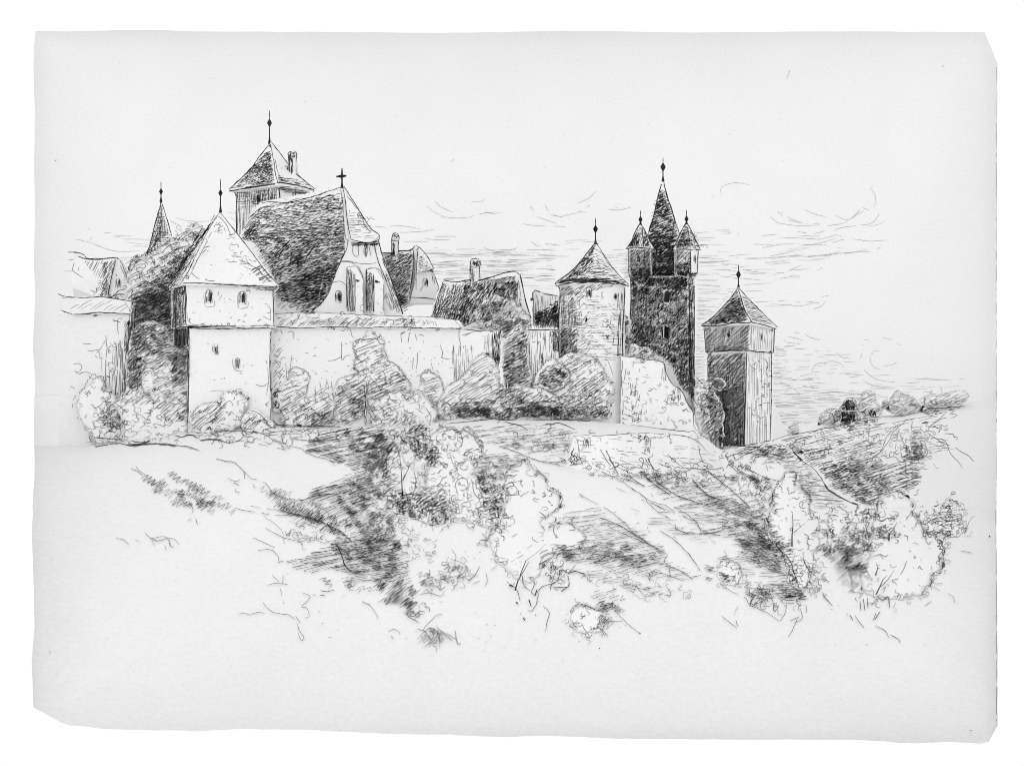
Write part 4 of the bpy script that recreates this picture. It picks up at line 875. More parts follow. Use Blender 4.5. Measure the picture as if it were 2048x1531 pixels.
plant('bush', 'broad low bush with slanting hatching at the base of the white square tower', 'bush', "378,846 382,828 396,812 414,806 432,802 446,782 466,780 484,782 488,796 500,794 496,812 488,826 486,846 462,862 436,866 400,874 384,862", 297.2, 1.0, 'bushes at the foot of the walls',
      [FH("382,830 430,806 446,830 400,862 388,856", 5.2, 1.0, ang=38, bow=.05), FH("430,810 450,800 450,840 430,850", 6, .9, ang=45), Zg("418,842 430,836 428,856 412,860", 60, 3, 10, 1.5, n=6)], squig=26, outline="382,834 390,820 404,808 420,806 434,804 440,812 446,790 462,784 480,786 490,792 498,796 490,804 486,826",
      extra=[Lines("420,783 434,781 446,782|472,782 474,776 484,780|446,810 460,800 466,812|438,862 450,858 470,864 500,862", 1.1, 1.2)])
plant('bush', 'small bush against the right-hand foot of the square tower', 'bush', "480,856 484,836 494,824 505,816 520,822 532,832 545,842 552,858 520,864 498,866", 296.9, .8, 'bushes at the foot of the walls',
      [FH("484,858 500,822 530,836 520,846 500,858", 5, 1.0, ang=42)], squig=10, outline="470,830 478,838 484,852 478,856|".strip('|'), extra=[Lines("500,820 515,826 530,838 540,852 552,850|520,838 535,850 548,856", 1.1, 1.4)])
plant('bush', 'round-headed hatched bush against the curtain wall right of the square tower', 'bush', "545,822 546,790 560,772 574,760 580,738 596,735 612,740 621,756 616,772 613,786 604,800 575,818 560,826", 299.7, 1.0, 'bushes at the foot of the walls',
      [FH("560,790 584,742 612,748 616,775 575,800", 6.5, .85, ang=22), Zg("545,785 562,780 560,812 546,822", 55, 3.2, 12, 1.7, n=14)], squig=8, outline="572,758 580,740 590,734 604,738 614,744 621,755", extra=[Lines("583,710 582,730 576,748|616,760 614,782|570,726 573,745 572,755|595,785 600,780 608,788 614,782", 1, .9)])
plant('bush', 'wide pale bush lying low under the curtain wall, right of the round-headed bush', 'bush', "556,842 566,820 580,806 604,796 632,790 664,788 672,812 664,836 640,850 600,856 570,852", 299.2, 1.0, 'bushes at the foot of the walls',
      [FH("580,812 660,792 664,820 640,846 590,848", 6.4, .85, ang=30, bow=.03), Zg("625,830 670,815 670,848 620,852", 32, 3.5, 14, 1.25, n=22)], squig=14, outline="632,790 645,786 662,788", extra=[Lines("555,800 560,820 570,836 558,838|630,778 631,805|588,848 592,838 600,846|545,850 580,850 620,852 680,854", 1.1, 1.2), Zg(rect(585, 848, 606, 853), 4, 2, 14, 1.9, n=4)])
plant('bush', 'hatched bush tucked between the wide pale bush and the tall leafy wall tree', 'bush', "664,800 670,768 678,758 694,750 710,747 728,752 738,772 736,806 724,834 690,846 668,838", 299.5, 1.1, 'bushes at the foot of the walls',
      [FH("672,772 728,756 734,800 690,842 670,830", 5.8, 1.0, ang=33, bow=.02), Zg("695,800 735,780 732,820 700,840", 38, 3.4, 14, 1.3, n=22)], squig=14, outline="680,778 674,762 682,756 696,752 706,748 720,750", extra=[Lines("688,758 700,760 712,748|668,790 666,810 672,824|728,760 734,770 730,815|680,784 674,790 686,792", 1.1, 1)])
plant('tree', 'tall leafy tree growing highest against the middle of the curtain wall', 'tree', "706,702 712,680 722,676 731,672 738,660 748,664 754,672 770,680 771,690 764,700 772,712 776,724 792,726 806,740 812,754 822,768 824,780 812,788 790,796 760,806 738,812 728,790 716,760 718,742 706,738 712,720", 299.6, 1.2, None,
      [FH("708,700 750,676 768,700 775,725 812,760 800,785 740,800 712,742", 6.8, 1.05, ang=25, bow=.02), FH("740,760 812,748 815,780 750,796", 6, 1.05, ang=20)], squig=18, outline="718,745 708,736 712,712 706,688 716,678 728,678 732,664 742,661 750,671 764,674 771,684 764,692 772,706 776,722 790,728 800,738 808,750 816,760 822,770",
      extra=[Lines("726,680 750,676 762,688 770,686|766,700 774,712|764,740 772,755 772,770|740,752 740,760 736,770 732,800|742,754 750,766|752,712 768,708 765,716|806,748 812,754 820,762", 1.2, 1.2)], trunk=[("732,850 731,825 733,800 730,770", 2.2)])
plant('bush', 'pale bush with broken outline right of the tall wall tree', 'bush', "742,846 744,812 758,796 778,786 800,782 824,790 838,782 858,800 876,824 870,846 850,862 812,858 775,866 750,858", 298.7, 1.1, None,
      [FH("752,812 815,795 806,815 760,830", 8, .75, ang=25, keep=.8), FH("762,850 815,830 812,850 770,862", 7, .8, ang=35, keep=.8)], squig=24, outline="744,812 752,796 760,800 772,786 790,782 806,776 815,786 812,800 824,792 836,788 842,800|".strip('|'),
      extra=[Lines("742,798 758,796 761,808|790,848 794,830 798,820|808,825 812,836 804,850|815,850 824,838 835,832|850,815 862,830 858,848|735,820 745,835 752,846", 1.2, 1.2), Sc(rect(730, 820, 790, 860), 20, 6, 1.1)])
plant('bush', 'little pointed bush standing in front of the white middle stretch of wall', 'bush', "840,752 843,746 856,738 868,742 878,752 885,764 886,782 880,800 856,806 838,800 828,784 840,772", 299.7, 1.0, 'bushes at the foot of the walls',
      [FH("844,756 880,752 884,780 850,798", 5.5, .85, ang=15)], squig=8, outline="844,770 842,752 848,744 858,738 866,748 876,750 884,764 886,780", extra=[Lines("856,738 862,746 870,745|862,726 866,740", 1, .8)])
plant('bush', 'large hatched bush mass under the cracked right end of the curtain wall', 'bush', "876,838 872,808 886,782 902,766 930,744 940,722 956,712 976,704 988,720 1000,744 1002,780 1030,800 1034,828 1000,838 930,842", 299.6, 1.2, None,
      [FH("880,800 945,740 1000,760 1030,830 890,836", 6, .95, ang=32, bow=.02), FH("940,730 980,708 1000,745 960,765", 7, .85, ang=28), Zg("900,805 1000,800 1010,832 910,836", 32, 3.8, 14, 1.1, n=45), Zg("935,820 985,818 985,834 935,834", 30, 3, 12, 1.4, n=14)], squig=34, outline="886,790 896,772 912,762 930,746 944,730 950,716 968,706 984,716|".strip('|'),
      extra=[Lines("902,782 915,788 920,786|960,775 980,770 984,790|930,800 950,795|880,815 895,805 905,820|886,838 892,826 900,832 898,844 906,850", 1.1, 1.1)])
plant('tree', 'upright hatched tree standing in the gap of the broken wall', 'tree', "1004,800 1006,745 1004,700 1010,680 1020,664 1028,655 1040,648 1056,660 1062,672 1054,700 1058,730 1068,760 1062,784 1066,806 1030,812", 299.8, 1.6, None,
      [FH("1008,690 1042,652 1056,670 1052,720 1060,780 1020,800 1006,750", 5.4, 1.1, ang=32, bow=0, L=(18, 44)), Zg("1004,720 1030,700 1032,725 1006,745", 50, 3.2, 13, 1.5, n=18), Zg("1010,740 1060,725 1060,760 1010,775", 30, 4, 14, 1.1, n=18)], squig=22, outline="1018,664 1026,652 1040,648 1048,658 1060,664|".strip('|'),
      extra=[Lines("1030,685 1028,692 1036,692|1040,715 1050,722 1056,740 1046,748 1030,746|1060,665 1052,680 1054,700 1048,715", 1.2, 1.2)], trunk=[("1016,834 1014,815 1016,790 1014,760", 2.2)])
plant('bush', 'small very dark rounded bush at the wall foot beside the round tower', 'bush', "1064,775 1070,752 1082,736 1090,724 1104,716 1118,726 1132,738 1140,748 1134,765 1124,776 1100,784 1080,784", 299.0, 1.1, None,
      [Zg("1070,762 1092,728 1118,726 1138,748 1130,768 1100,780", 20, 3.2, 12, 1.35, n=60), Zg("1105,735 1135,738 1138,752 1120,768 1110,755", 50, 2.6, 12, 1.8, n=24), Ht("1072,765 1095,728 1136,750 1110,780", 25, 3.5, (8, 20), 1.2, .2)], squig=10, leaf=1.5, extra=[Zg(rect(1060, 755, 1080, 772), 60, 3, 10, 1.6, n=10)])
plant('bush', 'large leafy bush mass at the foot of the round tower', 'bush', "1076,838 1080,800 1096,784 1110,760 1112,722 1130,708 1148,702 1168,708 1182,712 1196,724 1208,738 1214,754 1224,766 1232,776 1222,790 1216,802 1220,822 1218,838", 299.4, 1.4, None,
      [FH("1115,725 1160,706 1205,740 1215,780 1210,830 1100,832 1120,780", 6.2, .95, ang=33, bow=.02, keep=.85), FH("1140,760 1210,750 1206,832 1130,834", 6.5, .9, ang=40), Zg("1050,806 1120,798 1128,834 1050,834", 30, 3.4, 13, 1.4, n=55)], squig=60, outline="1112,722 1126,710 1146,702 1165,707 1180,710 1194,720 1206,736 1214,752 1226,766",
      extra=[Dt("1115,720 1200,720 1215,830 1110,830", 46, 1.5, 5), Lines("1190,705 1198,722 1210,738|1216,722 1222,735 1226,750|1216,800 1212,812 1218,825", 1.1, 1)])
plant('bush', 'dark scribbled low bush in the hollow between wall tree and round tower', 'bush', "980,838 984,812 996,795 1010,782 1034,770 1056,774 1082,776 1108,790 1126,812 1134,836 1060,840", 298.4, 1.1, None,
      [FH("990,815 1050,780 1120,800 1125,834 990,835", 5.6, 1.0, ang=35, bow=.02), Zg("1040,800 1125,800 1132,836 1040,836", 30, 3.0, 13, 1.5, n=60), Zg("1060,815 1118,812 1120,836 1050,836", 50, 2.8, 12, 1.8, n=26), Zg("985,780 1050,775 1046,810 990,812", 40, 4.5, 12, 1.1, n=24)], squig=36, leaf=1.2)
plant('creeper', 'pale mass of creeper spilling over the dark roofed house', 'bush', "955,645 948,634 956,620 952,612 964,606 968,596 980,600 988,588 1002,594 1012,590 1018,602 1030,600 1034,614 1046,616 1050,628 1062,632 1066,672 1020,676 975,668", 309.2, 1.6, None,
      [FH("955,630 975,598 1020,600 1050,628 1062,668 980,664", 6, .9, ang=32, bow=.02), FH("1000,640 1064,640 1064,668 1010,670", 5, .85, ang=33)], squig=22, leaf=1.0)
plant('bush', 'bush growing in the narrow gap between the dark keep and the octagonal tower', 'bush', "1390,840 1389,775 1396,762 1410,760 1424,770 1432,790 1444,806 1450,830 1446,850 1450,870 1446,898 1432,900 1412,880 1396,860", 303.4, 1.5, None,
      [FH("1392,800 1430,790 1440,820 1400,838", 8, .7, ang=25), FH("1396,830 1446,842 1448,894 1430,896 1405,866", 5, 1.1, ang=45), Zg("1436,800 1450,820 1450,850 1438,840", 60, 3, 10, 1.8, n=12), Zg("1440,836 1450,840 1448,895 1438,890", 80, 2.8, 13, 1.9, n=16), Ht("1410,860 1445,870 1445,898 1430,898", 88, 4, (10, 26), 1.3)], squig=24, outline="1390,770 1400,760 1414,762 1426,768 1434,786 1442,804 1450,822", extra=[Dt(rect(1392, 765, 1445, 840), 18, 1.7, 5)])
plant('bush', 'tuft of twiggy brush showing dark above the wall gap beside the octagonal tower', 'bush', "1390,772 1392,756 1404,758 1418,764 1432,754 1446,758 1452,770 1440,782 1420,780", 303.9, .8, None, [Zg("1396,760 1450,762 1444,780 1400,776", 30, 3, 10, 1.4, n=18)], squig=12)

# trees on the far hill
hl = 'trees along the far hill crest'
def hillplant(label, poly, dark=1.0, sp=4.5, ang=30, cat='tree', group=hl, name='tree'):
    q = pp(poly); base = max(p[1] for p in q); xm = sum(p[0] for p in q) / len(q)
    h = hill.ray(xm, base + 1); Y = h[0].y - .4 if h else 352
    t = thing(name, label, cat, xm, base, Y, group)
    c = blob('foliage', q, Y, 1.6, t); c.ink(Lf(q, .8 * dark, 5, .9, True), FH(q, sp, .8 * dark, ang=ang, L=(8, 26)), Sc(q, 8, 4, .8 * dark)); return c
hillplant('small dome-shaped tree just right of the octagonal tower base', "1575,868 1577,856 1584,847 1592,847 1598,856 1598,868", .8)
hillplant('wide hatched tree on the hill crest left of the dark barn', "1635,850 1640,832 1652,820 1668,816 1680,822 1682,838 1668,848")
c = hillplant('flat-topped square tree behind and right of the dark barn', "1718,822 1722,798 1728,783 1746,782 1752,796 1756,808 1766,820 1748,830 1728,832", 1.1)
c.ink(Zg("1736,818 1750,815 1752,832 1738,833", 85, 2.6, 10, 1.8, n=10))
hillplant('peaked leafy tree on the crest midway along the far hill', "1776,822 1778,806 1784,792 1795,780 1806,788 1826,794 1838,808 1846,820 1820,828 1800,830", 1.0)
hillplant('small dark shrub between barn and peaked tree on the crest', "1764,816 1766,802 1772,798 1778,806 1780,818", 1.0, cat='bush', name='bush')
hillplant('long ragged tree row running off along the right end of the hill', "1842,818 1845,802 1856,788 1868,792 1884,788 1900,784 1916,780 1930,782 1938,790 1932,802 1900,810 1870,812", .85, 8)
hillplant('round bush low on the hill slope right of the octagonal tower', "1578,905 1580,888 1592,880 1600,886 1604,900 1606,906", 1.0, 4, cat='bush', name='bush')
hillplant('square hatched shrub in the dark valley below the barn', "1696,936 1698,912 1706,902 1718,900 1724,908 1726,930 1720,938", .9, 3.8, 5, 'bush', name='bush')
hillplant('little globe shrub right of the square shrub in the valley', "1742,934 1744,920 1752,914 1762,920 1764,930 1754,936", .9, 5, 10, 'bush', name='bush')
hillplant('tall hatched egg-shaped shrub on the right-hand hill slope', "1824,905 1821,880 1826,864 1840,860 1848,872 1850,900 1844,915 1830,912", 1.0, 4, 0, 'bush', name='bush')

# dark barn on the crest
h = hill.ray(1700, 844); Yb = h[0].y - .3
t = thing('barn', 'small dark hatched barn with pitched roof on the far hill crest', 'barn', 1698, 842, Yb)
bb = hull('barn_wall', [(1680, 845, Yb), (1712, 845, Yb), (1683, 818, Yb), (1712, 818, Yb), (1690, 845, Yb + 6), (1722, 840, Yb + 6), (1722, 818, Yb + 6), (1690, 818, Yb + 6)], t)
bro = hull('roof', [(1697, 795, Yb + 2), (1704, 795, Yb + 3), (1676, 822, Yb - .6), (1712, 822, Yb - .6), (1726, 816, Yb + 5), (1690, 818, Yb + 6), (1716, 800, Yb + 3)], t)
bro.ink(Lines("1675,822 1685,808 1694,796 1700,794|1700,794 1710,800 1720,812 1727,820|1672,824 1682,820", 1.4, 1.2, 2), Ht("1680,820 1696,797 1706,798 1712,820", 86, 2.6, (8, 24), 1.4), Zg("1680,820 1696,797 1712,800 1712,822", 50, 2.8, 10, 1.5, n=28))
bro.ink(Zg("1678,820 1694,798 1710,800 1724,818", 62, 2.6, 10, 1.6, n=60), Sc("1676,822 1694,796 1726,820", 10, 5, 1.1)); bb.ink(Zg("1682,818 1722,816 1722,842 1684,845", 70, 2.8, 10, 1.6, n=60), Zg("1680,822 1712,822 1712,845 1682,845", 80, 2.8, 10, 1.7, n=34), Ht("1682,822 1712,822 1712,845 1684,845", 5, 3, (8, 20), 1.3))

# ------------------------------------------------------------------ terrace wall below the ruined wall
t = thing('terrace_wall', 'low bare retaining wall stepping across the slope in front of the ruined wall', 'wall', 1280, 930, 290)
TB = pp('1130,928 1160,936 1230,949 1330,939 1440,935 1460,930')
tp = "1148,872 1200,870 1280,866 1380,865 1400,870 1424,886 1446,905 1458,925 1440,956 1330,962 1230,972 1160,962 1130,950 1140,900"
tb = extrude('stone_wall', fracture(tp, 12, .6), 288, 9, t, slant=lambda x: ground_Y(x, interp(TB, x)) - 288.1)
tb.ink(Ln("1146,872 1170,870 1200,871 1240,868 1290,866 1340,868", 1.1, .8, 1, .04), Lines("1148,872 1156,885 1158,905 1160,918 1166,930|1340,868 1370,872 1395,882 1410,898|1396,890 1400,905 1406,925|1360,870 1372,872", .95, 1.0, 1, .08), Ht(rect(1166, 874, 1182, 896), 82, 3.4, (10, 26), 1.1, .3), Zg(rect(1168, 875, 1180, 892), 75, 3, 12, 1.2, n=6),
       Ht(rect(1288, 872, 1302, 905), 88, 4, (8, 22), 1.0, .3), Sc(rect(1276, 868, 1306, 882), 8, 5, .9), Lines("1200,898 1212,918 1222,932|1290,915 1300,932|1336,908 1350,922 1372,938|1132,928 1140,915 1148,895", 1.2, .7), Sc(rect(1120, 912, 1170, 932), 22, 7, 1.0), Zg(rect(1112, 918, 1140, 930), 40, 4, 12, 1.2, n=8), Dt(tp, 20, 1.2, 4))

OV[0] = 8.0
# ------------------------------------------------------------------ pen work on the ground, hill and slope
g = ground
g.ink(Lines("""190,892 200,890 235,886 260,888 300,885 340,888 365,892|191,876 215,876 245,878 255,888|380,862 420,866 450,862 500,862 530,868 545,878 565,886|580,875 600,878 625,884 634,895|575,890 600,896 620,908 645,915 660,920 670,930|
 432,917 455,922 470,925 485,940 500,955 510,975|486,940 490,955|262,935 275,942 285,950|272,932 280,942 296,952 298,962|466,965 478,970 470,980 480,984 488,975|455,955 470,962 480,958|500,955 530,965 545,985 570,995 610,1002 650,1020 660,1035|
 378,1005 386,1018 382,1030|390,1035 396,1048|375,1040 384,1036|470,1015 500,1022 530,1026 560,1030 600,1030 640,1040|500,1012 545,1018 600,1030 640,1045 680,1065|525,1030 560,1055 570,1090|530,1055 570,1075 610,1082|505,1075 530,1085 550,1095|515,1100 540,1098 555,1110 556,1125|
 232,1075 245,1078 258,1088|270,1078 290,1088|290,1065 302,1075 320,1080 345,1075 358,1088|300,1078 330,1072 340,1090|310,1090 305,1080 325,1085 332,1098|340,1078 342,1095 348,1090|
 545,1150 555,1160 562,1180 566,1205|535,1168 550,1166 575,1168|566,1150 566,1168|478,1226 490,1224 500,1228 515,1224 530,1226|526,1205 540,1220 560,1226 580,1230 592,1240|592,1230 600,1245|594,1245 600,1262 608,1275 602,1280 596,1265|604,1185 620,1190 612,1205 602,1212 615,1216 618,1232 608,1234|
 725,1202 745,1215 755,1235|724,1202 740,1208|776,1262 790,1258 800,1268|782,1270 786,1278|845,1260 870,1232 884,1228|872,1250 890,1270 900,1278""", 1.0, 1.3, 1, .03))
g.ink(Zg("290,960 345,950 470,1015 480,1030 430,1025 340,1000", 35, 4.5, 18, 1.0, n=28), Zg("350,985 400,985 440,1005 420,1015 370,1005", 20, 3.2, 18, 1.4, n=12), Zg("520,975 560,985 640,1010 650,1040 560,1020", 45, 5, 16, .95, n=26), Ht("530,980 640,1005 660,1040 560,1025", 42, 6, (14, 32), .9, .3),
      Zg("600,1030 660,1030 700,1060 680,1075", 40, 4, 18, 1.3, n=16), Sc("560,1055 640,1060 650,1090 600,1085", 14, 9, 1.1))
# the deep shade running down the bank
g.ink(Ht("636,862 700,854 762,850 775,880 752,905 745,930 700,930 668,915 620,905 600,896", 12, 4.4, (22, 60), 1.25, .12, aj=4), Zg("690,856 770,852 775,890 740,905 700,890", 35, 3.6, 15, 1.5, n=34), Ht("665,915 750,890 765,930 748,965 742,1000 690,960 700,935", 14, 4.8, (14, 34), 1.3, .15, aj=6),
      Zg("745,880 790,880 792,900 765,945 745,965 738,930", 40, 3.6, 15, 1.2, n=34), Zg("740,900 748,900 748,960 738,965", 80, 3, 12, 1.4, n=12),
      Ht("625,975 700,962 735,975 740,1010 700,1010 625,1000", 18, 4.6, (22, 55), 1.35, .12), Zg("680,1000 735,990 775,1040 760,1060 700,1045", 30, 3.4, 16, 1.45, n=44), Zg("690,960 745,955 770,985 752,1005 700,985", 30, 4.2, 16, 1.2, n=30),
      Ht("630,1020 690,1008 760,1050 775,1070 700,1060 660,1042", 30, 5.5, (14, 34), 1.1, .25),
      Ht("655,1090 690,1072 770,1080 790,1105 810,1125 820,1145 770,1160 720,1165 690,1145 640,1130 600,1128 590,1118", 11, 3.9, (24, 60), 1.3, .1, aj=6), Zg("660,1085 790,1090 812,1130 770,1158 700,1140", 14, 3.8, 20, 1.15, n=64), Ht("560,1122 640,1110 680,1130 640,1145 600,1140", 14, 5, (20, 44), 1.1, .15),
      Zg("705,1065 780,1060 790,1085 720,1085", 20, 4, 17, 1.4, n=30), Zg("765,1165 800,1150 825,1185 838,1205 820,1225 790,1212 770,1195", 42, 3.6, 22, 1.35, n=36), Ht("768,1175 800,1160 830,1200 822,1222 775,1205", 40, 4.4, (20, 40), 1.25, .1),
      Zg("650,1158 760,1165 765,1185 700,1182", 30, 5, 16, 1.1, n=22), Lines("670,1085 682,1105 690,1130 705,1145|640,1060 655,1050 668,1066", 1.8, .9, 2), Sc(rect(660, 1040, 770, 1080), 26, 8, 1.2), Sc("820,1190 850,1210 850,1240 815,1230", 8, 8, 1.2))
g.ink(Ht("600,893 660,880 680,900 690,930 650,915", 12, 5, (26, 60), 1.15, .15), Ht("560,1018 620,1035 640,1060 590,1050", 35, 7, (14, 30), .9, .3))
# plateau in front of the towers
g.ink(Lines("900,845 930,843 980,838 1040,836 1100,837 1150,841 1200,842 1235,845|905,860 925,858 945,870 955,885 968,895|955,885 960,878 968,890|1000,893 1030,902 1060,915 1085,922 1120,930|1085,922 1130,925 1160,930 1200,942 1225,952 1240,950|1010,843 1040,850 1055,860|1090,848 1120,846 1150,858", 1.2, 1.0, 1, .03),
      Ht("940,852 1100,846 1150,862 1140,900 1100,918 1040,905 960,882", 9, 5.2, (16, 50), .8, .35, bow=.04, keep=.9), Ht("950,872 1140,868 1130,905 1060,905", 4, 5.5, (14, 40), .8, .4, bow=.05, keep=.8), Sc("960,870 1140,860 1130,915 1040,900", 30, 8, .8), Ht("960,910 1040,912 1030,935 960,945", 6, 5.5, (12, 34), .85, .35))
# right-hand slope
g.ink(Lines("""1225,952 1245,962 1262,975 1285,990 1300,1010 1320,1025 1345,1040 1352,1056|1262,975 1300,1000 1335,1012 1350,1025|1240,955 1260,960 1275,968|1348,1012 1370,1025 1395,1045 1402,1062|1365,1030 1390,1045 1405,1063|1404,1062 1425,1058 1450,1050|1336,908 1355,930 1385,936 1430,938 1450,933|
 1345,935 1360,945 1382,938|1440,905 1455,925 1470,938 1500,955 1515,962|1460,925 1480,940 1520,962|1216,1052 1250,1068 1280,1080 1310,1095 1335,1108|1230,1030 1250,1045 1262,1060 1290,1080|1160,988 1180,1000 1210,1015 1232,1030|1158,986 1166,995|1370,960 1400,965 1418,972|
 1302,1005 1330,1020|1335,1108 1330,1125 1360,1140 1385,1158|1330,1132 1355,1138 1378,1150|1300,1140 1330,1148 1368,1160|1440,1165 1460,1180 1490,1195 1500,1210|1500,1210 1530,1222 1560,1242|1560,1242 1572,1220 1572,1205|1600,1215 1605,1235 1590,1245|1595,1235 1585,1260 1575,1272|1580,1240 1600,1232|
 1476,1210 1470,1228 1476,1252|1444,1230 1460,1245 1474,1255|1612,1208 1614,1225|1405,1062 1440,1070|1500,1040 1480,1048 1470,1060""", 1.1, 1.1, 1, .03))
g.ink(Ht("1285,950 1330,945 1400,965 1480,1005 1520,1020 1520,1042 1440,1020 1350,990", 12, 6, (20, 50), .95, .3, bow=.02), Ht("1400,1000 1440,990 1525,1010 1530,1040 1470,1030", 15, 4.6, (14, 40), 1.05, .25), Zg("1420,1005 1480,1005 1500,1020 1430,1025", 12, 4, 18, 1.0, n=14), Ht("1285,1030 1420,1000 1530,1040 1530,1090 1400,1085 1300,1050", 4, 7, (18, 55), .85, .4, keep=.8),
      Zg("1480,1040 1535,1038 1540,1060 1490,1062", 20, 4.2, 16, 1.2, n=16), Zg("1500,1075 1555,1072 1560,1092 1510,1098", -15, 3.4, 18, 1.6, n=22), Ht("1480,1070 1560,1080 1570,1115 1570,1150 1480,1115", -12, 4.4, (18, 46), 1.1, .2), Zg("1490,1085 1565,1095 1565,1140 1510,1130", -10, 4.4, 18, 1.0, n=16),
      Ht("1440,1110 1570,1120 1590,1160 1500,1150 1450,1140", 3, 6, (18, 46), .95, .3), Ht("1530,1162 1590,1155 1612,1190 1600,1205 1560,1195 1530,1180", 5, 3.6, (18, 44), 1.25, .15), Zg("1545,1165 1605,1180 1610,1202 1560,1195", 12, 3.2, 18, 1.6, n=36), Zg("1480,1165 1560,1180 1560,1205 1500,1195", 25, 5, 14, 1.1, n=24),
      Ht("1100,1030 1160,1022 1215,1030 1290,1070 1290,1090 1180,1080 1150,1060", 4, 6.4, (18, 46), .85, .3, bow=.03, keep=.85), Ht("1160,1080 1250,1080 1330,1110 1330,1130 1240,1140 1120,1120 1110,1105 1150,1095", 10, 4.6, (22, 52), 1.0, .2, bow=.05), Zg("1160,1100 1330,1108 1330,1130 1200,1140", 14, 4.6, 20, 1.0, n=20),
      Ht("1140,1138 1230,1138 1260,1160 1330,1175 1330,1190 1230,1170", 8, 5.4, (18, 46), .95, .3), Lines("1136,1146 1150,1142 1170,1147", 1.8, .7, 2), Ht("1180,1180 1230,1178 1250,1200 1220,1220 1190,1205", 20, 5.4, (12, 30), 1.0, .3), Zg("1200,1195 1240,1200 1240,1230 1195,1230", 30, 4.5, 15, 1.2, n=14), Zg("1190,1235 1225,1235 1215,1250 1195,1250", 60, 4, 12, 1.0, n=6),
      Lines("1225,1210 1240,1232 1260,1250 1278,1265|1210,1240 1245,1242|1195,1250 1210,1270|1145,1245 1160,1245 1172,1262 1180,1275|1180,1258 1200,1255 1216,1272|1250,1165 1272,1172 1292,1195|1086,1212 1098,1222 1094,1245 1092,1262|1140,1225 1150,1210 1170,1208 1190,1218 1205,1222", 1.2, 1.2), Lines("1278,1264 1281,1266", 3, .2),
      Zg("1410,945 1440,950 1500,960 1510,970 1450,960", 15, 4, 14, 1.0, n=8), Zg("1455,918 1490,930 1480,940 1450,932", 50, 4, 14, 1.1, n=10), Ht("1210,935 1300,930 1350,955 1320,960 1230,950", -28, 7, (14, 36), .95, .4, keep=.7), Sc("1200,925 1310,928 1360,965 1260,960", 22, 9, .95), Dt("1180,930 1560,960 1560,1100 1250,1080", 60, 1.3, 6))
g.ink(Ht("1455,895 1490,888 1560,888 1600,915 1560,920 1500,912", 20, 4.6, (14, 36), 1.05, .25), Zg("1470,892 1560,890 1590,910 1510,908", 15, 4, 14, 1.2, n=18), Ln("1545,880 1565,890 1585,900 1600,918 1625,935 1640,952 1655,975 1685,995 1715,1008", 1.5, .9, 2, .03), Ln("1560,886 1578,894 1592,908 1606,920", 1.8, .8, 2),
      Ht("1570,925 1610,925 1650,975 1690,1005 1640,1020 1600,985", -3, 5.6, (16, 44), .85, .35, bow=.04), Ht("1640,1040 1700,1020 1720,1045 1660,1055", 3, 5.4, (12, 30), .85, .3), Ln("1455,905 1450,915 1480,905 1540,912 1580,925", 1.0, 1.3, 1, .06))
# dark thicket between the foreground bushes, lower right
g.ink(Zg("1655,1045 1690,1040 1698,1060 1670,1075", 60, 3.2, 12, 1.7, n=14), Zg("1632,1090 1720,1080 1728,1110 1720,1135 1690,1140 1650,1115", 28, 4.2, 18, 1.25, n=46), Zg("1670,1105 1725,1100 1725,1135 1690,1140", 40, 3.2, 15, 1.7, n=22), Zg("1695,1080 1745,1078 1740,1100 1700,1098", 45, 4, 12, 1.2, n=14), Ht("1660,1140 1735,1130 1730,1170 1700,1180", 30, 5.5, (12, 32), 1.0, .3, keep=.8),
      Sc("1690,1060 1790,1055 1780,1080 1700,1080", 26, 8, 1.0), Lines("1720,1200 1722,1220|1726,1196 1730,1220|1735,1194 1736,1216|1742,1210 1756,1195|1745,1240 1752,1225|1750,1238 1760,1222|1646,1188 1655,1200 1665,1210|1710,1230 1720,1245 1728,1255|1700,1228 1706,1240|1750,1250 1770,1260 1778,1275|1782,1268 1798,1278 1800,1285|1754,1190 1765,1200 1775,1192 1780,1215|1808,1120 1812,1135 1804,1150", 1.5, .8),
      Lines("1845,1172 1860,1170 1880,1180|1846,1182 1858,1180|1895,1185 1905,1192 1910,1205|1850,1210 1862,1202|1870,1150 1862,1165 1862,1178|1920,1100 1945,1105", 1.0, 1), Dt(rect(1560, 1040, 1900, 1290), 30, 1.3, 4))
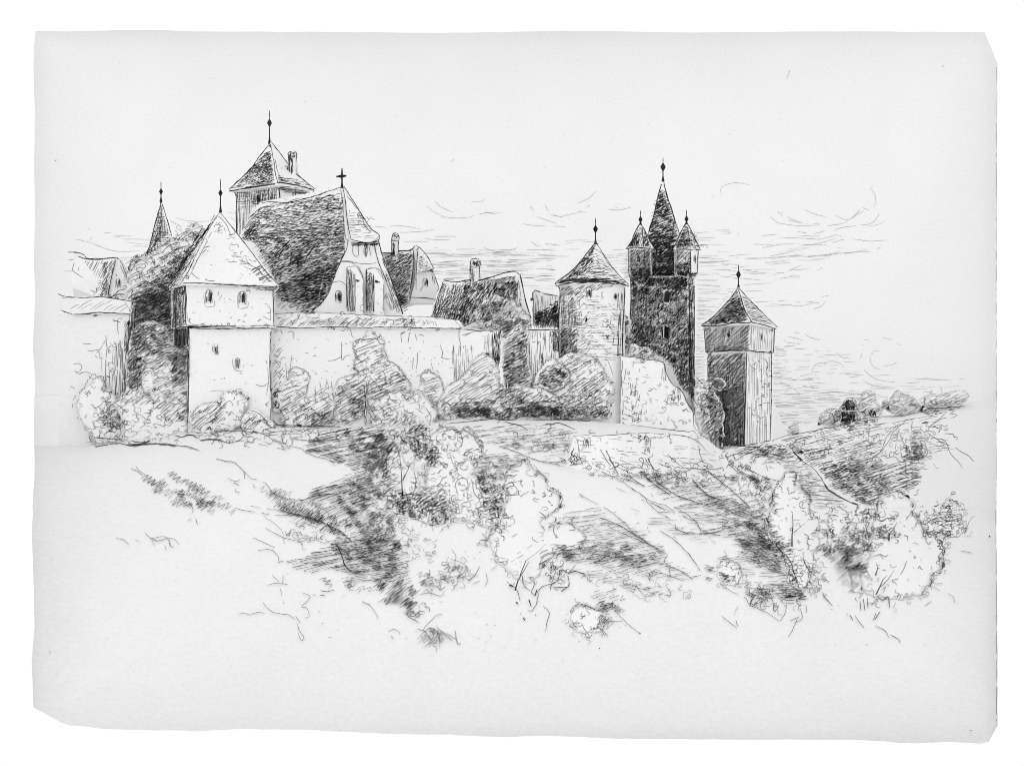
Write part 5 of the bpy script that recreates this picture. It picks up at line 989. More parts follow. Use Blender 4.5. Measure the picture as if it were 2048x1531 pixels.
# scattered small marks on the blank foreground
g.ink(Lines("""815,1232 830,1240 838,1245|845,1265 862,1255 872,1262 880,1280|640,1180 655,1182 668,1178|640,1190 650,1190|1110,1175 1116,1180|1014,1162 1022,1170 1030,1165|1020,1168 1034,1178 1040,1200|1045,1150 1048,1170 1060,1180|1070,1160 1064,1185 1072,1190|1055,1220 1068,1222 1072,1232|
 1040,1225 1048,1240|1076,1185 1072,1210 1062,1222|1110,1165 1085,1172 1074,1185|910,1260 915,1288 922,1285|835,1258 850,1262 860,1275|885,1262 900,1275 904,1280""", 1.4, 1.0, 1, .04), Lines("1032,1203 1036,1206|1058,1198 1062,1212|1018,1168 1026,1172|1046,1235 1050,1240|1074,1178 1070,1190", 2.2, .6, 2), Dt("560,1130 1250,1180 1250,1280 600,1290", 50, 1.3, 4), Zg("840,1262 880,1262 900,1278 860,1288", 55, 5, 15, 1.0, n=9), Sc(rect(850, 1260, 905, 1290), 7, 6, 1.0),
      Zg("835,1145 865,1150 880,1175 850,1180", 45, 4, 14, 1.2, n=12), Zg("870,1140 935,1130 940,1155 890,1160", 40, 5, 14, 1.1, n=16), Lines("905,1098 912,1112 910,1128 925,1150 940,1160|935,1160 950,1150 960,1132|838,1188 860,1185 880,1192 890,1182|900,1118 925,1125 935,1140|945,1168 960,1160|972,1145 974,1160 970,1170", 1.2, 1), Sc("840,1130 940,1120 945,1165 850,1180", 22, 8, 1.1),
      Dt(rect(760, 1010, 1060, 1130), 36, 1.2, 4), Sc(rect(800, 1050, 880, 1090), 8, 7, .8))

hh2 = hill
hh2.ink(Ln("1545,880 1575,870 1605,866 1640,858 1680,850 1720,838 1760,832 1790,832 1830,824 1870,816 1930,812", 1.2, 1.0, 1, .05), Ht("1560,878 1650,858 1800,834 1760,850 1700,880 1640,910 1600,905 1580,895", 14, 5.2, (16, 50), .8, .35), Ht("1620,905 1700,880 1770,880 1740,930 1650,950 1635,930", 18, 5, (16, 44), .85, .3),
        Ht("1640,930 1700,925 1850,930 1840,960 1815,990 1760,1000 1730,1012 1700,998 1660,965", 17, 4.0, (14, 38), 1.05, .18), Zg("1645,935 1720,930 1760,960 1740,1005 1700,995 1665,965", 22, 3.6, 14, 1.3, n=80), Zg("1700,960 1790,950 1760,1005 1725,1010", 30, 3.8, 14, 1.1, n=20), Ht("1650,935 1720,950 1700,990 1670,965", 38, 4, (10, 26), 1.2, .2), Ht("1800,920 1850,918 1835,970 1815,980", 12, 5, (12, 30), .85, .35),
        Lines("1830,835 1810,842 1795,850 1775,870 1762,900 1740,920 1725,935|1815,838 1790,860 1775,885 1752,915|1795,850 1796,870 1790,898|1765,912 1790,912 1800,922 1830,926 1845,918|1855,865 1870,875 1892,888 1910,895 1935,910 1948,922|1855,862 1862,850 1880,838 1890,825|1860,875 1890,880 1900,905 1915,920 1925,935|1810,925 1812,950 1814,980 1818,985|1590,880 1600,876 1625,870|1640,860 1670,855|1590,898 1605,906 1640,900 1660,892", 1.0, 1.1, 1, .04),
        Sc("1720,870 1760,870 1745,890 1720,885", 10, 7, .8), Sc("1800,905 1850,900 1850,925 1810,925", 26, 7, 1.1), Ht("1858,885 1890,880 1900,905 1862,895", 0, 5, (12, 30), .8, .4), Ht("1850,845 1890,840 1880,860 1856,862", 5, 6, (10, 26), .75, .5), Ht("1820,935 1850,930 1850,960 1822,970", 3, 7, (10, 26), .7, .5), Dt("1560,880 1900,840 1930,960 1800,1000 1650,930", 46, 1.2, 5))

OV[0] = 4.0
# ------------------------------------------------------------------ foreground trees and bushes standing on the slope
fg = 'loose pale bushes in the foreground'
plant('tree', 'slim sapling with bare stem in the pale hollow right of the dark bank', 'tree', "768,1000 760,960 762,930 764,905 772,888 785,882 798,890 805,905 812,925 830,940 842,965 838,990 820,1010 790,1014", None, 2.2, None, [FH("766,955 800,945 802,985 770,985", 6, .95, ang=28), Zg("770,985 830,985 830,1008 780,1008", 30, 4, 13, 1.2, n=18)], squig=16,
      trunk=[("806,998 804,975 803,950 801,922", 1.4), ("806,960 816,938 828,916", .8)], outline="770,888 782,884 792,892 798,905 798,918", extra=[Lines("794,920 800,930 803,928|810,948 806,960|828,945 832,960 828,980 824,990|812,985 816,1000", 1.4, .8)])
plant('bush', 'round bush cluster with dark scribbled crown, mid slope under the wall', 'bush', "775,875 782,858 800,850 826,842 850,846 862,858 858,872 846,885 850,905 838,920 825,905 812,890 790,885", None, 1.6, fg, [Zg("812,850 856,850 852,872 820,878", 35, 4, 15, 1.35, n=26), Zg("816,870 842,872 838,900 822,905", 50, 4, 12, 1.2, n=12)], squig=40, outline="775,878 784,868 796,872 812,866|".strip('|'))
plant('bush', 'large white open bush with leafy dark patches right of the sapling', 'bush', "838,905 850,880 872,860 888,852 905,852 922,862 934,850 948,862 960,878 970,893 964,912 956,925 948,945 968,958 978,985 1000,1000 1010,1030 990,1060 950,1048 915,1040 890,1012 860,990 846,962 858,930", None, 2.6, fg,
      [Zg("842,885 880,892 872,925 846,935", 40, 4.6, 14, 1.1, n=20), Zg("848,900 880,905 870,940 852,930", 60, 4, 12, 1.25, n=10), FH("850,980 890,975 880,1010 850,1000", 6, 1.0, ang=45), Zg("950,945 968,950 1000,975 1005,1000 970,990 955,965", 40, 4.2, 12, 1.3, n=24), Zg("965,995 1010,985 1000,1020 970,1025", 45, 4.4, 12, 1.25, n=16)],
      squig=60, outline="886,872 892,860 906,858 920,868 930,852 940,862 952,874 962,890 968,895", extra=[Lines("885,872 890,862 900,860|918,866 926,878 922,892 924,888|946,910 942,925 948,930|915,985 910,968 922,955 934,960 935,975 920,980|945,965 948,985 960,1000 952,1005|1000,975 1020,965 1045,962|1022,962 1038,985 1028,990 1012,992|905,950 910,958 903,964|885,955 880,965 872,972", 1.2, 1.1), Dt("850,880 960,890 990,1040 880,1030", 40, 1.3, 4)])
plant('bush', 'scribbled low bush with hanging leaves below the open white bush', 'bush', "770,1015 790,992 820,985 850,975 890,982 915,1010 905,1030 890,1045 860,1050 830,1038 800,1035", None, 1.8, fg, [FH("830,1000 890,985 890,1012 840,1020", 5.4, 1.1, ang=35), Zg("780,1000 830,1000 850,1030 820,1035", 30, 4.2, 15, 1.2, n=32), Zg("845,1020 900,1015 895,1045 860,1045", 55, 5, 13, 1.0, n=16)], squig=50, outline="900,1000 890,1012 886,1020 892,1032 890,1045")
plant('tree', 'broad pale domed tree with scalloped right edge in the centre foreground', 'tree', "1012,1000 1006,975 1010,950 1020,930 1036,924 1047,918 1060,926 1074,940 1088,952 1096,970 1110,985 1124,990 1122,1005 1124,1015 1108,1024 1100,1035 1082,1045 1090,1060 1106,1048 1130,1044 1150,1052 1172,1072 1168,1092 1152,1106 1110,1108 1090,1125 1078,1150 1060,1165 1035,1160 1010,1140 985,1110 975,1075 985,1040 1000,1025", None, 3.2, fg,
      [FH("1080,1100 1140,1090 1160,1098 1100,1120 1078,1140", 5.2, 1.1, ang=25, keep=.8)], squig=8, outline="1006,965 1010,948 1020,932 1036,924 1047,917 1060,926 1070,932 1078,946 1092,954 1098,968 1106,980 1114,978 1124,990 1120,1000 1124,1014 1110,1020 1102,1024",
      trunk=[("1030,1180 1036,1160 1048,1140 1058,1122", 1.5), ("1040,1150 1052,1120 1072,1106 1092,1086", 1.0)], extra=[Lines("1078,1022 1090,1032 1088,1045|1098,1048 1108,1050 1106,1060 1112,1072|1130,1042 1145,1048 1150,1058 1138,1060|1066,980 1070,986 1062,984|1085,985 1092,990 1084,992|1106,1042 1120,1046", 1.1, 1.1), Sc(rect(1095, 1120, 1135, 1160), 20, 6, 1.2), Zg(rect(1100, 1130, 1130, 1160), 60, 4, 12, 1.3, n=10), Lf("1172,1072 1166,1088 1152,1106 1120,1108 1100,1122 1082,1136", 1.2, 6)])
plant('tree', 'tall white leafy tree with thin dark trunk at right of centre foreground', 'tree', "1535,1062 1530,1040 1544,1012 1540,990 1552,965 1566,956 1568,946 1578,942 1590,943 1594,958 1590,968 1602,976 1612,984 1624,998 1618,1018 1622,1030 1636,1034 1638,1050 1632,1070 1640,1082 1634,1100 1626,1112 1632,1126 1625,1150 1628,1172 1600,1180 1575,1165 1568,1130 1556,1098", None, 2.8, fg,
      [], squig=26, outline="1532,1060 1528,1050 1540,1030 1540,1012 1546,1000 1548,984 1560,962 1568,958 1570,944 1580,941 1590,944 1592,956 1588,968 1600,974 1612,984 1622,996 1618,1014 1620,1020 1634,1026 1640,1040", trunk=[("1584,1092 1584,1070 1586,1050 1585,1026", 1.5), ("1588,1064 1600,1054 1612,1044", .9)],
      extra=[Lines("1530,1062 1540,1080 1552,1092 1562,1100 1570,1120 1580,1135 1576,1148|1606,1115 1615,1135 1632,1152|1590,1105 1586,1125 1596,1130 1590,1140|1608,1066 1618,1072 1614,1084 1622,1090|1602,1020 1612,1024|1536,986 1542,996 1534,1010|1545,985 1540,1020 1534,1045", 1.2, 1.1), Lf("1535,1075 1552,1090 1566,1108 1572,1130 1582,1150 1600,1166 1608,1178", 1.1, 7)])
plant('bush', 'small rounded white bush just right of the tall white foreground tree', 'bush', "1654,1048 1656,1028 1664,1014 1680,1011 1690,1022 1698,1028 1702,1046 1694,1062 1690,1080 1668,1086 1656,1070", None, 1.4, fg, [], squig=8, outline="1656,1032 1662,1016 1676,1011 1688,1020 1696,1026 1690,1040 1700,1052", leaf=1.1)
plant('bush', 'small white tuft in the valley notch beneath the dark hatched slope', 'bush', "1710,1030 1716,1012 1728,1006 1740,1010 1744,1024 1740,1040 1722,1044", None, 1.1, fg, [], squig=14, leaf=.9)
plant('tree', 'large pale tree with forked dark stem in the right foreground', 'tree', "1746,1030 1752,1006 1764,992 1782,982 1800,984 1820,996 1830,1006 1824,1022 1832,1034 1842,1044 1850,1064 1874,1070 1886,1082 1890,1104 1884,1122 1890,1126 1884,1144 1866,1150 1862,1170 1846,1188 1800,1200 1752,1196 1722,1180 1720,1140 1738,1110 1730,1090 1742,1060", None, 3.2, fg,
      [], squig=16, outline="1750,1010 1762,994 1782,982 1800,984 1818,992 1828,1002 1822,1022 1830,1034 1840,1042 1846,1058 1862,1070 1872,1078 1878,1090 1884,1102 1888,1120 1882,1138 1866,1146 1862,1162 1858,1176", trunk=[("1752,1188 1760,1172 1766,1158 1774,1150", 1.5), ("1762,1172 1776,1158 1788,1140", 1.1), ("1778,1080 1778,1068 1786,1058 1794,1044", 1.4), ("1778,1068 1774,1060 1768,1052", .9), ("1751,1150 1754,1140 1756,1130", 1.5)],
      extra=[Lines("1828,1000 1832,1012 1820,1028 1812,1040|1836,1040 1830,1050|1852,1060 1852,1080 1858,1088|1812,1120 1808,1135 1802,1150|1760,1108 1772,1112 1776,1108|1748,1112 1760,1108 1766,1118|1730,1040 1738,1048 1732,1060 1744,1066", 1.2, 1.1), Dt(rect(1750, 1000, 1860, 1170), 16, 1.8, 5), Sc(rect(1750, 1060, 1790, 1080), 14, 7, 1.1)])
plant('bush', 'hatched leafy bush at the far right edge of the foreground', 'bush', "1848,1058 1858,1030 1876,1024 1886,1006 1900,998 1914,1004 1924,1020 1926,1044 1932,1060 1920,1074 1890,1072 1866,1070", None, 1.8, fg, [FH("1862,1035 1895,1005 1922,1020 1924,1052 1880,1066", 6, .95, ang=8), Zg("1888,1010 1905,1010 1905,1045 1890,1045", 30, 4, 12, 1.2, n=12), FH("1860,1070 1900,1060 1945,1098 1900,1085", 8, .8, ang=15)], squig=26, outline="1886,1010 1894,998 1908,1002 1922,1012 1926,1032 1930,1056", extra=[Lines("1880,1060 1910,1080 1940,1100|1930,1065 1940,1040 1948,1032|1852,1064 1875,1062 1890,1070", 1.1, 1)])
plant('bush', 'small pale bush perched on the slope left of the dark thicket, low centre right', 'bush', "1432,1150 1436,1130 1448,1118 1462,1120 1478,1128 1484,1148 1478,1166 1450,1170", None, 1.2, fg, [], squig=6, outline="1434,1138 1440,1126 1452,1118 1464,1120 1478,1130 1484,1146")
plant('bush', 'pale bush with jagged outline low on the slope beneath the domed tree', 'bush', "1140,1238 1144,1220 1160,1210 1186,1212 1206,1222 1212,1240 1204,1262 1170,1268 1150,1258", None, 1.3, fg, [], squig=6, outline="1142,1232 1150,1214 1166,1210 1182,1216 1198,1220 1206,1222")

OV[0] = 8.0
# ------------------------------------------------------------------ finer pen texture, second pass
topink(Sc("775,860 830,850 880,870 900,900 870,930 800,900", 55, 6, 1.0), Sc("760,940 800,1000 860,1010 900,1000 1000,1010 1010,1040 900,1050 800,1040 770,1000", 80, 7, 1.0), Sc("745,985 790,1000 850,1060 880,1110 840,1130 790,1090 760,1050", 44, 6, 1.0),
      Zg("800,1000 880,985 900,1010 830,1025", 32, 4.2, 15, 1.1, n=40), Zg("745,900 790,890 800,930 770,960", 45, 4, 14, 1.2, n=34), Ht("735,880 790,870 800,930 765,960", 38, 6.5, (10, 26), 1.0, .4),
      Sc("970,1010 1010,1000 1015,1060 985,1080", 26, 8, 1.2), Sc("945,940 1010,950 1020,985 960,985", 26, 8, 1.1), Ht("960,905 1060,905 1030,960 1005,955 975,935", 6, 6, (12, 34), .85, .35))
topink(Ht("1225,955 1300,985 1420,1040 1400,1060 1300,1045 1240,1000", -24, 9, (20, 60), .8, .5, keep=.5), Ht("1270,940 1420,960 1530,1000 1530,1060 1420,1045 1330,1000", 8, 6, (16, 46), .85, .3, keep=.85, bow=.03), Ht("1360,980 1520,1000 1530,1050 1420,1045", -18, 8, (18, 50), .9, .4, keep=.7),
      Ht("1440,1050 1540,1040 1600,1110 1600,1165 1500,1120", 12, 5, (14, 40), 1.0, .3, keep=.9), Ht("1460,1060 1550,1050 1580,1130 1500,1110", 5, 4.6, (14, 34), 1.1, .25), Zg("1440,1040 1540,1040 1590,1120 1520,1120", 5, 4.6, 18, 1.0, n=22),
      Sc("1280,915 1460,935 1540,965 1530,1000 1400,975 1300,950", 55, 8, .95), Sc("1480,940 1560,960 1545,1050 1500,1060", 40, 7, 1.0), Zg("1500,945 1545,960 1540,985 1510,975", 30, 4, 13, 1.0, n=12),
      Ht("1120,1020 1200,1015 1290,1060 1330,1105 1250,1100 1160,1060", 8, 6, (16, 50), .85, .35, bow=.03), Zg("1110,1100 1200,1088 1300,1100 1290,1125 1200,1122 1120,1120", 12, 4.4, 20, 1.15, n=44), Sc("1140,1150 1320,1140 1400,1190 1380,1210 1240,1190", 36, 8, .9), Ht("1170,1140 1330,1120 1400,1150 1370,1160 1280,1150", 12, 6.5, (16, 40), .95, .35),
      Zg("1400,1135 1450,1140 1480,1165 1420,1162", 8, 4, 15, 1.2, n=16), Sc("1470,1160 1600,1190 1610,1215 1500,1215", 34, 8, 1.1), Sc("1560,1130 1660,1130 1650,1200 1580,1190", 34, 7, 1.0),
      Sc("1640,1060 1740,1050 1760,1100 1660,1110", 44, 7, 1.05), Ht("1650,1090 1730,1085 1735,1150 1680,1150", 30, 5, (10, 28), 1.1, .25), Sc("1690,1130 1740,1130 1750,1190 1710,1200", 18, 6, 1.0), Zg("1760,1060 1800,1062 1790,1080 1740,1080", 40, 4, 12, 1.1, n=12), Sc("1730,1005 1770,1000 1800,1050 1740,1060", 24, 7, 1.0),
      Sc("200,830 260,840 260,880 190,880", 12, 7, .8), Sc("500,860 700,862 660,885 560,880", 26, 7, .9), Ht("440,880 560,880 600,905 520,900", -14, 7, (14, 34), .8, .5, keep=.6), Sc("380,865 560,862 600,880 420,885", 24, 8, .9))
topink(Lines("""1420,945 1445,965 1475,990 1500,1015|1385,960 1410,985 1440,1000|1310,960 1345,985 1380,1000 1420,1012|1200,1035 1240,1050 1280,1075 1320,1100|1320,1060 1350,1080 1380,1110 1400,1140|1350,1056 1380,1066 1430,1064 1450,1056
 |1290,950 1300,960 1320,975 1340,990|1252,940 1266,958 1290,972|1212,900 1224,925 1236,948|1296,915 1306,935 1318,955|1480,930 1510,945 1540,958|1560,1100 1580,1120 1590,1150 1600,1180|1500,1210 1510,1190 1530,1200|1530,1180 1545,1200 1548,1222
 |1120,1140 1116,1160 1104,1166 1100,1180|1136,1150 1136,1172 1106,1174|1135,1172 1122,1182|1150,1130 1136,1145 1126,1138 1118,1150|800,870 806,882 820,886|826,874 838,884 836,900""", 1.15, 1.2, 2, .04))
topink(Ht("1560,878 1930,812 1880,840 1760,870 1640,905 1590,900", 12, 8, (14, 44), .75, .5, keep=.6, bow=.02), Ht("1600,905 1780,880 1760,935 1660,960 1630,935", 16, 7, (14, 40), .85, .4, keep=.8), Sc("1600,870 1860,840 1850,900 1640,930", 70, 7, .85), Ht("1560,885 1620,900 1650,940 1600,925", 30, 4.2, (10, 26), 1.0, .25),
         Sc("1780,860 1900,840 1880,900 1800,920", 34, 7, .9), Zg("1660,845 1760,835 1750,848 1680,858", 15, 3.8, 14, 1.0, n=22), Zg("1840,815 1920,806 1910,822 1850,832", 18, 4, 14, .9, n=16), Ht("1650,930 1820,925 1835,975 1760,1005 1700,998", 24, 6.5, (12, 32), .9, .35), Zg("1800,895 1848,880 1845,920 1815,925", 30, 4, 13, 1.1, n=22))
OV[0] = 2.5
topink(Ht("1404,650 1440,622 1474,580 1484,605 1498,642", 24, 3.6, (8, 24), 1.2, .15), Ht("1412,652 1440,625 1474,590 1490,640", 60, 4.5, (6, 14), 1.1, .3), Ht("1416,708 1491,706 1488,892 1440,892 1420,840", 60, 4.4, (8, 20), 1.05, .25),
       Zg("1258,492 1272,460 1280,450 1284,492", 70, 2.8, 12, 1.5, n=26), Zg("1286,455 1296,468 1306,494 1290,494", 55, 3, 10, 1.4, n=20), Ht("1352,492 1362,465 1372,450 1380,492", 8, 3.2, (8, 18), 1.2, .15), Zg("1352,478 1380,478 1380,494 1350,494", 70, 3, 9, 1.4, n=14), Sc("1380,455 1395,470 1400,492 1382,492", 10, 5, 1.1),
       Zg("1260,530 1304,520 1304,552 1262,552", 45, 3, 10, 1.5, n=26), Zg("1350,525 1380,522 1380,552 1352,552", 45, 3, 10, 1.4, n=20), Ht("1262,500 1300,500 1300,545 1262,548", 50, 4.5, (8, 18), 1.0, .3),
       Ht("640,600 560,600 500,540 520,500 690,470 690,500 650,598", 25, 5, (8, 22), 1.15, .3, aj=10), Zg("560,560 680,530 650,600 600,620 550,600", 12, 3.6, 15, 1.4, n=110), Zg("1068,630 1118,605 1118,645 1070,648", 40, 3, 12, 1.7, n=36), Ht("866,600 930,570 1030,560 1030,600 960,640 866,632", 60, 4.5, (10, 24), 1.15, .25))
topink(Zg("1262,545 1388,545 1388,566 1262,566", 45, 3, 12, 1.6, n=80), Zg("1262,548 1290,548 1284,572 1264,572", 50, 3, 9, 1.4, n=22), Ht("1262,546 1386,546 1386,572 1262,572", 60, 3.4, (8, 16), 1.3, .15), Zg("1360,548 1388,548 1386,572 1366,572", 50, 3, 9, 1.3, n=16),
       Lines("1326,578 1336,577 1337,605 1327,606 1326,578|1326,650 1337,649 1337,676 1326,677 1326,650", 1.5, .5, 2), Ht(rect(1329, 580, 1337, 604), 87, 1.8, (16, 24), 2.2, .05), Ht(rect(1329, 652, 1337, 676), 87, 1.8, (16, 24), 2.2, .05),
       Sc("1000,925 1070,925 1100,980 1124,1010 1090,1050 1060,1000", 14, 7, 1.0), Lines("1085,985 1092,990 1086,994|1064,978 1070,984|1096,1000 1102,1005", 1.1, .8), Lf("1088,952 1098,972 1112,980 1124,992 1122,1008 1108,1020", 1.3, 6), Lf("1538,1010 1544,990 1554,966 1568,952 1572,944 1590,943 1594,962 1610,980 1622,998 1620,1020 1636,1036 1640,1060", 1.2, 6),
       Lf("1750,1010 1764,992 1784,982 1804,986 1824,1000 1826,1020 1842,1042 1852,1064 1874,1074 1888,1100 1886,1124 1882,1142 1864,1152", 1.25, 6), Lf("1840,905 1850,880 1862,870|".strip("|"), .8, 6),
       Ht("1000,1050 1100,1100 1080,1140 1030,1150", 30, 9, (10, 22), .8, .6, keep=.3), Ht("945,915 1010,905 1035,925 1000,960 960,950", 8, 6, (12, 34), .85, .4), Sc("860,870 960,870 1000,960 880,960", 30, 7, 1.0),
       Ht("1540,905 1600,915 1650,960 1690,1000 1640,1010 1590,960", -6, 6.5, (14, 38), .8, .4, keep=.8), Sc("1430,905 1540,900 1560,940 1470,940", 24, 7, .9), Sc("1840,1010 1920,1005 1930,1060 1850,1065", 24, 7, 1.0))
OV[0] = 6.0
topink(Ht("1150,880 1290,874 1400,880 1440,920 1300,935 1170,930", -4, 11, (10, 34), .8, .7, keep=.45), Ht("1180,915 1300,905 1430,925 1330,945 1200,945", -22, 8, (10, 30), .9, .5, keep=.6), Sc("1150,930 1440,935 1460,950 1300,965 1180,955", 40, 8, .95), Dt("1150,875 1430,870 1430,930 1150,930", 30, 1.3, 5), Sc("1150,868 1400,862 1420,878 1160,876", 18, 6, .9),
       Ht("470,850 620,852 700,858 650,885 560,878", 5, 7, (12, 40), .9, .5, keep=.7), Ht("620,975 740,940 770,1000 700,1030 620,1010", 16, 6, (18, 44), 1.1, .3), Zg("700,880 780,880 790,1000 740,1010", 38, 4.2, 13, 1.0, n=42), Zg("690,1010 780,1010 800,1100 730,1090", 24, 4.4, 15, 1.0, n=30),
       Ht("700,1060 790,1060 830,1180 760,1165", 18, 5.5, (16, 40), 1.05, .3), Sc("770,900 800,1000 830,1130 790,1150 760,1050", 36, 7, 1.05), Ht("560,1040 680,1050 700,1090 620,1080", -18, 8, (14, 40), .95, .4, keep=.7), Lines("560,1020 600,1030 640,1042 680,1062 705,1085|620,985 650,975 690,965|600,1000 640,990 690,985", 1.3, 1.4, 2, .03))
OV[0] = 2.0
topink(Ht("540,295 549,362 470,374 500,340", 22, 3.4, (8, 24), 1.15, .2), Ht("540,295 548,330 549,362 500,366", 60, 5, (6, 14), 1.0, .3), Ht("556,350 620,370 622,376 558,366", -8, 3.4, (10, 26), 1.0, .25), Ht("560,372 615,384 612,390 560,382", -8, 2.2, (8, 20), 1.3, .15),
       Ht("1112,566 1155,530 1188,494 1188,530 1180,560", 38, 3.6, (8, 24), 1.1, .2), Ht("1120,566 1160,540 1230,545 1252,566", 3, 4.2, (10, 30), 1.0, .3, bow=.03), Ht("1190,505 1215,530 1245,560 1195,556", -30, 7, (8, 20), .85, .5, keep=.7),
       Ht("1258,494 1272,462 1280,450 1296,470 1304,494", 70, 3.2, (8, 20), 1.25, .2), Ht("1348,496 1360,468 1372,450 1386,466 1400,496", 12, 3.6, (8, 18), 1.1, .25), Zg("1258,494 1276,460 1280,494", 68, 2.8, 11, 1.5, n=22), Ht("1258,498 1302,498 1300,546 1260,546", 45, 4.2, (8, 18), 1.0, .3), Ht("1352,500 1382,500 1382,550 1352,550", 45, 4.4, (8, 18), 1.0, .3),
       Ht("300,470 322,410 344,472 318,508 292,512", 3, 4, (6, 18), .95, .3), Ht("577,305 585,305 585,350 577,345", 87, 2.2, (10, 30), 1.3, .15), Ht("783,485 789,485 790,515 784,512", 87, 2.2, (8, 22), 1.3, .15), Ht("941,535 948,535 950,575 943,568", 87, 2.4, (10, 26), 1.3, .15), Zg("783,468 799,468 799,480 784,482", 40, 2.4, 8, 1.6, n=10), Zg("941,520 962,520 962,534 941,536", 40, 2.6, 9, 1.6, n=10), Zg("577,304 593,304 593,316 577,318", 40, 2.4, 8, 1.5, n=9),
       Ht("765,512 826,505 822,560 816,600 795,615 772,560", 48, 5, (8, 20), 1.0, .3), Ht("832,495 848,500 866,538 836,542", 30, 7, (6, 16), .8, .5, keep=.7), Ht("1660,830 1690,800 1710,800 1726,830 1716,846 1670,846", 70, 4, (8, 18), 1.1, .3), Sc("1655,820 1760,815 1760,845 1660,850", 26, 6, 1.1))
OV[0] = 8.0
topink(Lines("192,874 215,877 248,878 262,888 300,886 340,889 372,892 400,900|190,893 215,889 240,887 262,890 300,887|262,880 285,884 300,880|400,880 430,878 455,884 480,880|350,870 365,874 380,868 395,875", 1.2, 1.1, 2, .04), Sc("190,838 260,842 262,868 200,870", 10, 7, .9), Sc("262,835 370,842 380,872 300,866", 14, 7, .9), Ht("230,842 300,838 310,855 240,862", 30, 8, (10, 26), .8, .5, keep=.6))
OV[0] = 3.0
topink(Ht("1410,655 1498,648 1497,702 1412,704", 88, 4.4, (10, 30), .95, .25), Ht("1410,655 1498,648 1497,702 1412,704", 40, 4.2, (10, 26), .95, .2), Ht("1414,708 1491,706 1488,892 1436,892 1416,820", 46, 4.2, (8, 24), 1.0, .2), Ht("1414,708 1491,706 1489,800 1416,800", 2, 5.6, (8, 22), .85, .35),
       Ht("1258,498 1304,498 1304,548 1262,552", 60, 3.6, (8, 18), 1.05, .2), Ht("1350,500 1382,500 1382,556 1352,556", 58, 3.8, (8, 18), 1.05, .2), Zg("1264,545 1310,540 1310,566 1268,572", 50, 3, 10, 1.4, n=34), Zg("1345,545 1386,545 1384,572 1350,570", 50, 3, 10, 1.4, n=34), Zg("1262,556 1380,556 1386,790 1350,740 1320,715 1262,690", 48, 3.8, 10, 1.15, n=230),
       Ht("1400,500 1700,470 1660,520 1500,540 1400,530", 4, 9, (14, 50), .6, .9, keep=.5), Ht("1395,600 1410,600 1410,760 1392,760", 0, 6, (6, 14), .6, .4), Ht("1550,690 1700,700 1740,770 1560,780", 2, 8, (8, 30), .62, .9, keep=.5), Ht("880,500 1110,490 1110,575 870,560", 1, 7, (18, 60), .6, .8, keep=.6), Ht("1250,495 1262,495 1262,560 1250,560", 0, 5, (5, 12), .6, .4))
topink(Sc("948,600 1030,595 1064,640 1066,668 960,662", 46, 7, 1.05), Ht("960,610 1010,598 1055,640 1050,668 970,660", 62, 6, (8, 20), .9, .4, keep=.8), Zg("955,615 1000,600 1050,650 1000,668 960,655", 40, 4.6, 11, 1.0, n=30),
       Ht("1310,400 1330,380 1352,450 1358,480 1296,500 1300,450", 24, 3.6, (8, 22), 1.3, .2), Zg("1288,500 1362,500 1366,560 1284,560", 34, 3, 13, 1.6, n=120), Ht("1290,535 1366,535 1370,566 1284,566", 50, 3, (8, 18), 1.5, .1),
       Sc("252,556 272,510 300,506 352,474 398,448 412,470 380,520 300,560", 60, 8, 1.0), Zg("262,580 350,530 372,560 350,600 262,640", 34, 4, 13, 1.15, n=60), Lf("250,562 256,538 262,526 272,512 284,514 292,504 304,506 316,494 330,488 344,476 356,478 368,468 380,452 396,446 410,462", 1.3, 8))
for pl in SLOPE:
    for a, b in zip(pl, pl[1:] + pl[:1]):
        l = math.hypot(b[0] - a[0], b[1] - a[1])
        for k in range(max(1, int(l / 11))):
            t = R.random(); x = a[0] + (b[0] - a[0]) * t + R.gauss(0, 5); y = a[1] + (b[1] - a[1]) * t + R.gauss(0, 5)
            topink(Sc(rect(x - 5, y - 4, x + 5, y + 4), 1, 7, .8))
for pl in SLOPE + FOOT[2:10]:
    mid = sum(p[1] for p in pl) / len(pl)
    for a, b in zip(pl, pl[1:] + pl[:1]):
        if (a[1] + b[1]) / 2 > mid + 8:
            l = math.hypot(b[0] - a[0], b[1] - a[1])
            for k in range(max(1, int(l / 9))):
                t = R.random(); x = a[0] + (b[0] - a[0]) * t + R.gauss(0, 5); y = a[1] + (b[1] - a[1]) * t + R.gauss(0, 5)
                if R.random() < .55: topink(Sc(rect(x - 5, y - 4, x + 5, y + 4), 1, 7, .85))
                elif R.random() < .6: topink([([(x, y), (x + U(-4, 6), y - U(4, 9)), (x + U(-2, 10), y - U(8, 14))], 1.0)])
topink(Lines("147,728 158,727 164,734 158,742|148,742 160,745 174,744 182,748|176,750 186,758 194,752|140,772 150,778|152,790 146,800", .9, .8))
# paper flecks, foxing and the sheet's right edge shadow drawn in ink
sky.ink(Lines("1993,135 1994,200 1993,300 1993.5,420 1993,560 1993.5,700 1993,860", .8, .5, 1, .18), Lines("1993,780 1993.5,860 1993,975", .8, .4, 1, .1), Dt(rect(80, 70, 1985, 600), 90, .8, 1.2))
g.ink(Lines("1992,1000 1992,1060 1993,1150 1993,1250 1993,1380 1993,1450", .9, .5, 1, .15), Lines("1978,1071 1980,1072", 5.5, .1), Lines("99,1302 101,1303|1941,1459 1943,1460|1198,1295 1200,1296", 3, .1), Dt(rect(80, 1290, 1985, 1450), 70, .9, 1.3), Dt(rect(80, 950, 560, 1290), 40, .9, 1.3))

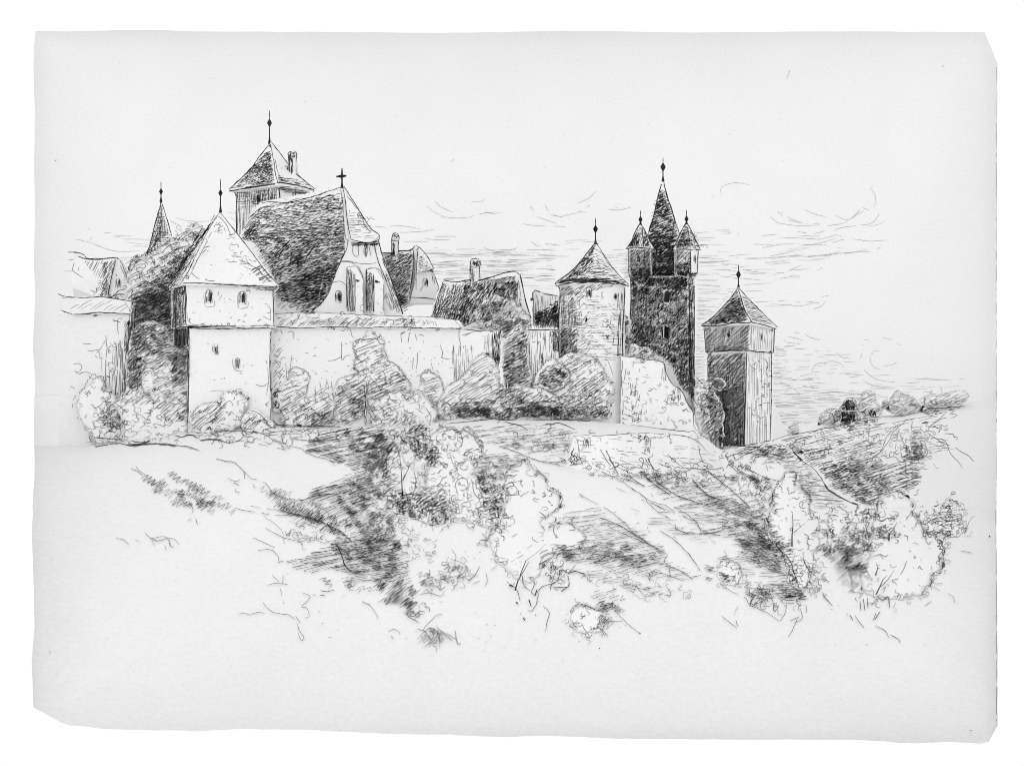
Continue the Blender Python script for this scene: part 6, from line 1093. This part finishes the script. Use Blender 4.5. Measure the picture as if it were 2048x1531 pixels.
topink(Ht("560,800 700,760 760,800 700,850 560,850", 32, 6.5, (12, 34), .85, .4, keep=.6), Sc("560,790 760,760 900,790 900,850 560,852", 80, 6, 1.0), Sc("880,800 1230,780 1225,836 880,838", 120, 6, 1.0), Zg("900,815 1225,812 1225,836 900,838", 32, 3.6, 13, 1.15, n=130),
       Zg("1000,700 1040,660 1060,700 1050,760 1010,780", 35, 4.2, 13, 1.1, n=36), Ht("1005,660 1055,655 1062,790 1010,800", 30, 5, (12, 30), 1.0, .25), Dt("560,700 1220,720 1220,838 560,850", 150, 1.4, 4),
       Ht("255,640 300,625 345,640 345,720 262,700", 24, 5, (12, 34), 1.0, .25), Zg("255,655 345,640 370,720 330,720 262,690", 35, 4, 13, 1.2, n=70), Sc("250,560 350,500 400,470 345,620 260,640", 60, 7, .95), Ht("300,560 390,490 350,590 300,620", 36, 5, (10, 26), 1.05, .25), Zg("265,590 345,560 345,640 262,650", 40, 4, 13, 1.2, n=60),
       Sc("246,690 376,680 376,850 250,850", 70, 7, 1.0), Zg("250,700 285,690 285,790 252,790", 60, 4, 13, 1.25, n=34), Ht("345,660 376,660 376,760 345,780", 40, 4, (8, 20), 1.2, .2), Ht("205,790 250,770 262,850 215,850", 35, 6, (10, 24), .9, .4, keep=.7), Sc("180,800 250,800 250,870 200,870", 20, 7, 1.0))
topink(Zg("1683,812 1697,798 1712,812 1712,840 1684,842", 75, 2.8, 11, 1.6, n=26), Ht("1681,820 1697,799 1714,818 1714,842 1683,842", 86, 3, (8, 22), 1.3, .15), Dt("1660,838 1760,830 1760,842 1660,850", 26, 1.8, 5), Sc("1770,800 1900,785 1890,812 1780,822", 30, 6, .9),
       Ht("1112,566 1190,492 1215,520 1250,566", 12, 6, (12, 34), .9, .35, keep=.8, bow=.03), Ht("1480,580 1550,650 1500,642", -18, 5, (12, 34), .9, .3), Zg("1390,780 1440,790 1450,890 1420,880", 45, 4, 12, 1.2, n=34),
       Sc("1390,765 1450,765 1450,850 1400,830", 30, 5, 1.1), Sc("700,690 812,740 820,800 720,800", 24, 6, 1.0), Sc("1260,740 1380,800 1385,850 1260,845", 30, 5, .9), Sc("1246,694 1320,712 1320,722 1250,716", 14, 5, 1.0))

# ------------------------------------------------------------------ build every mesh
for p in PARTS: p.build()
print('strokes', sum(p.n for p in PARTS), 'faces', sum(len(p.F) for p in PARTS))
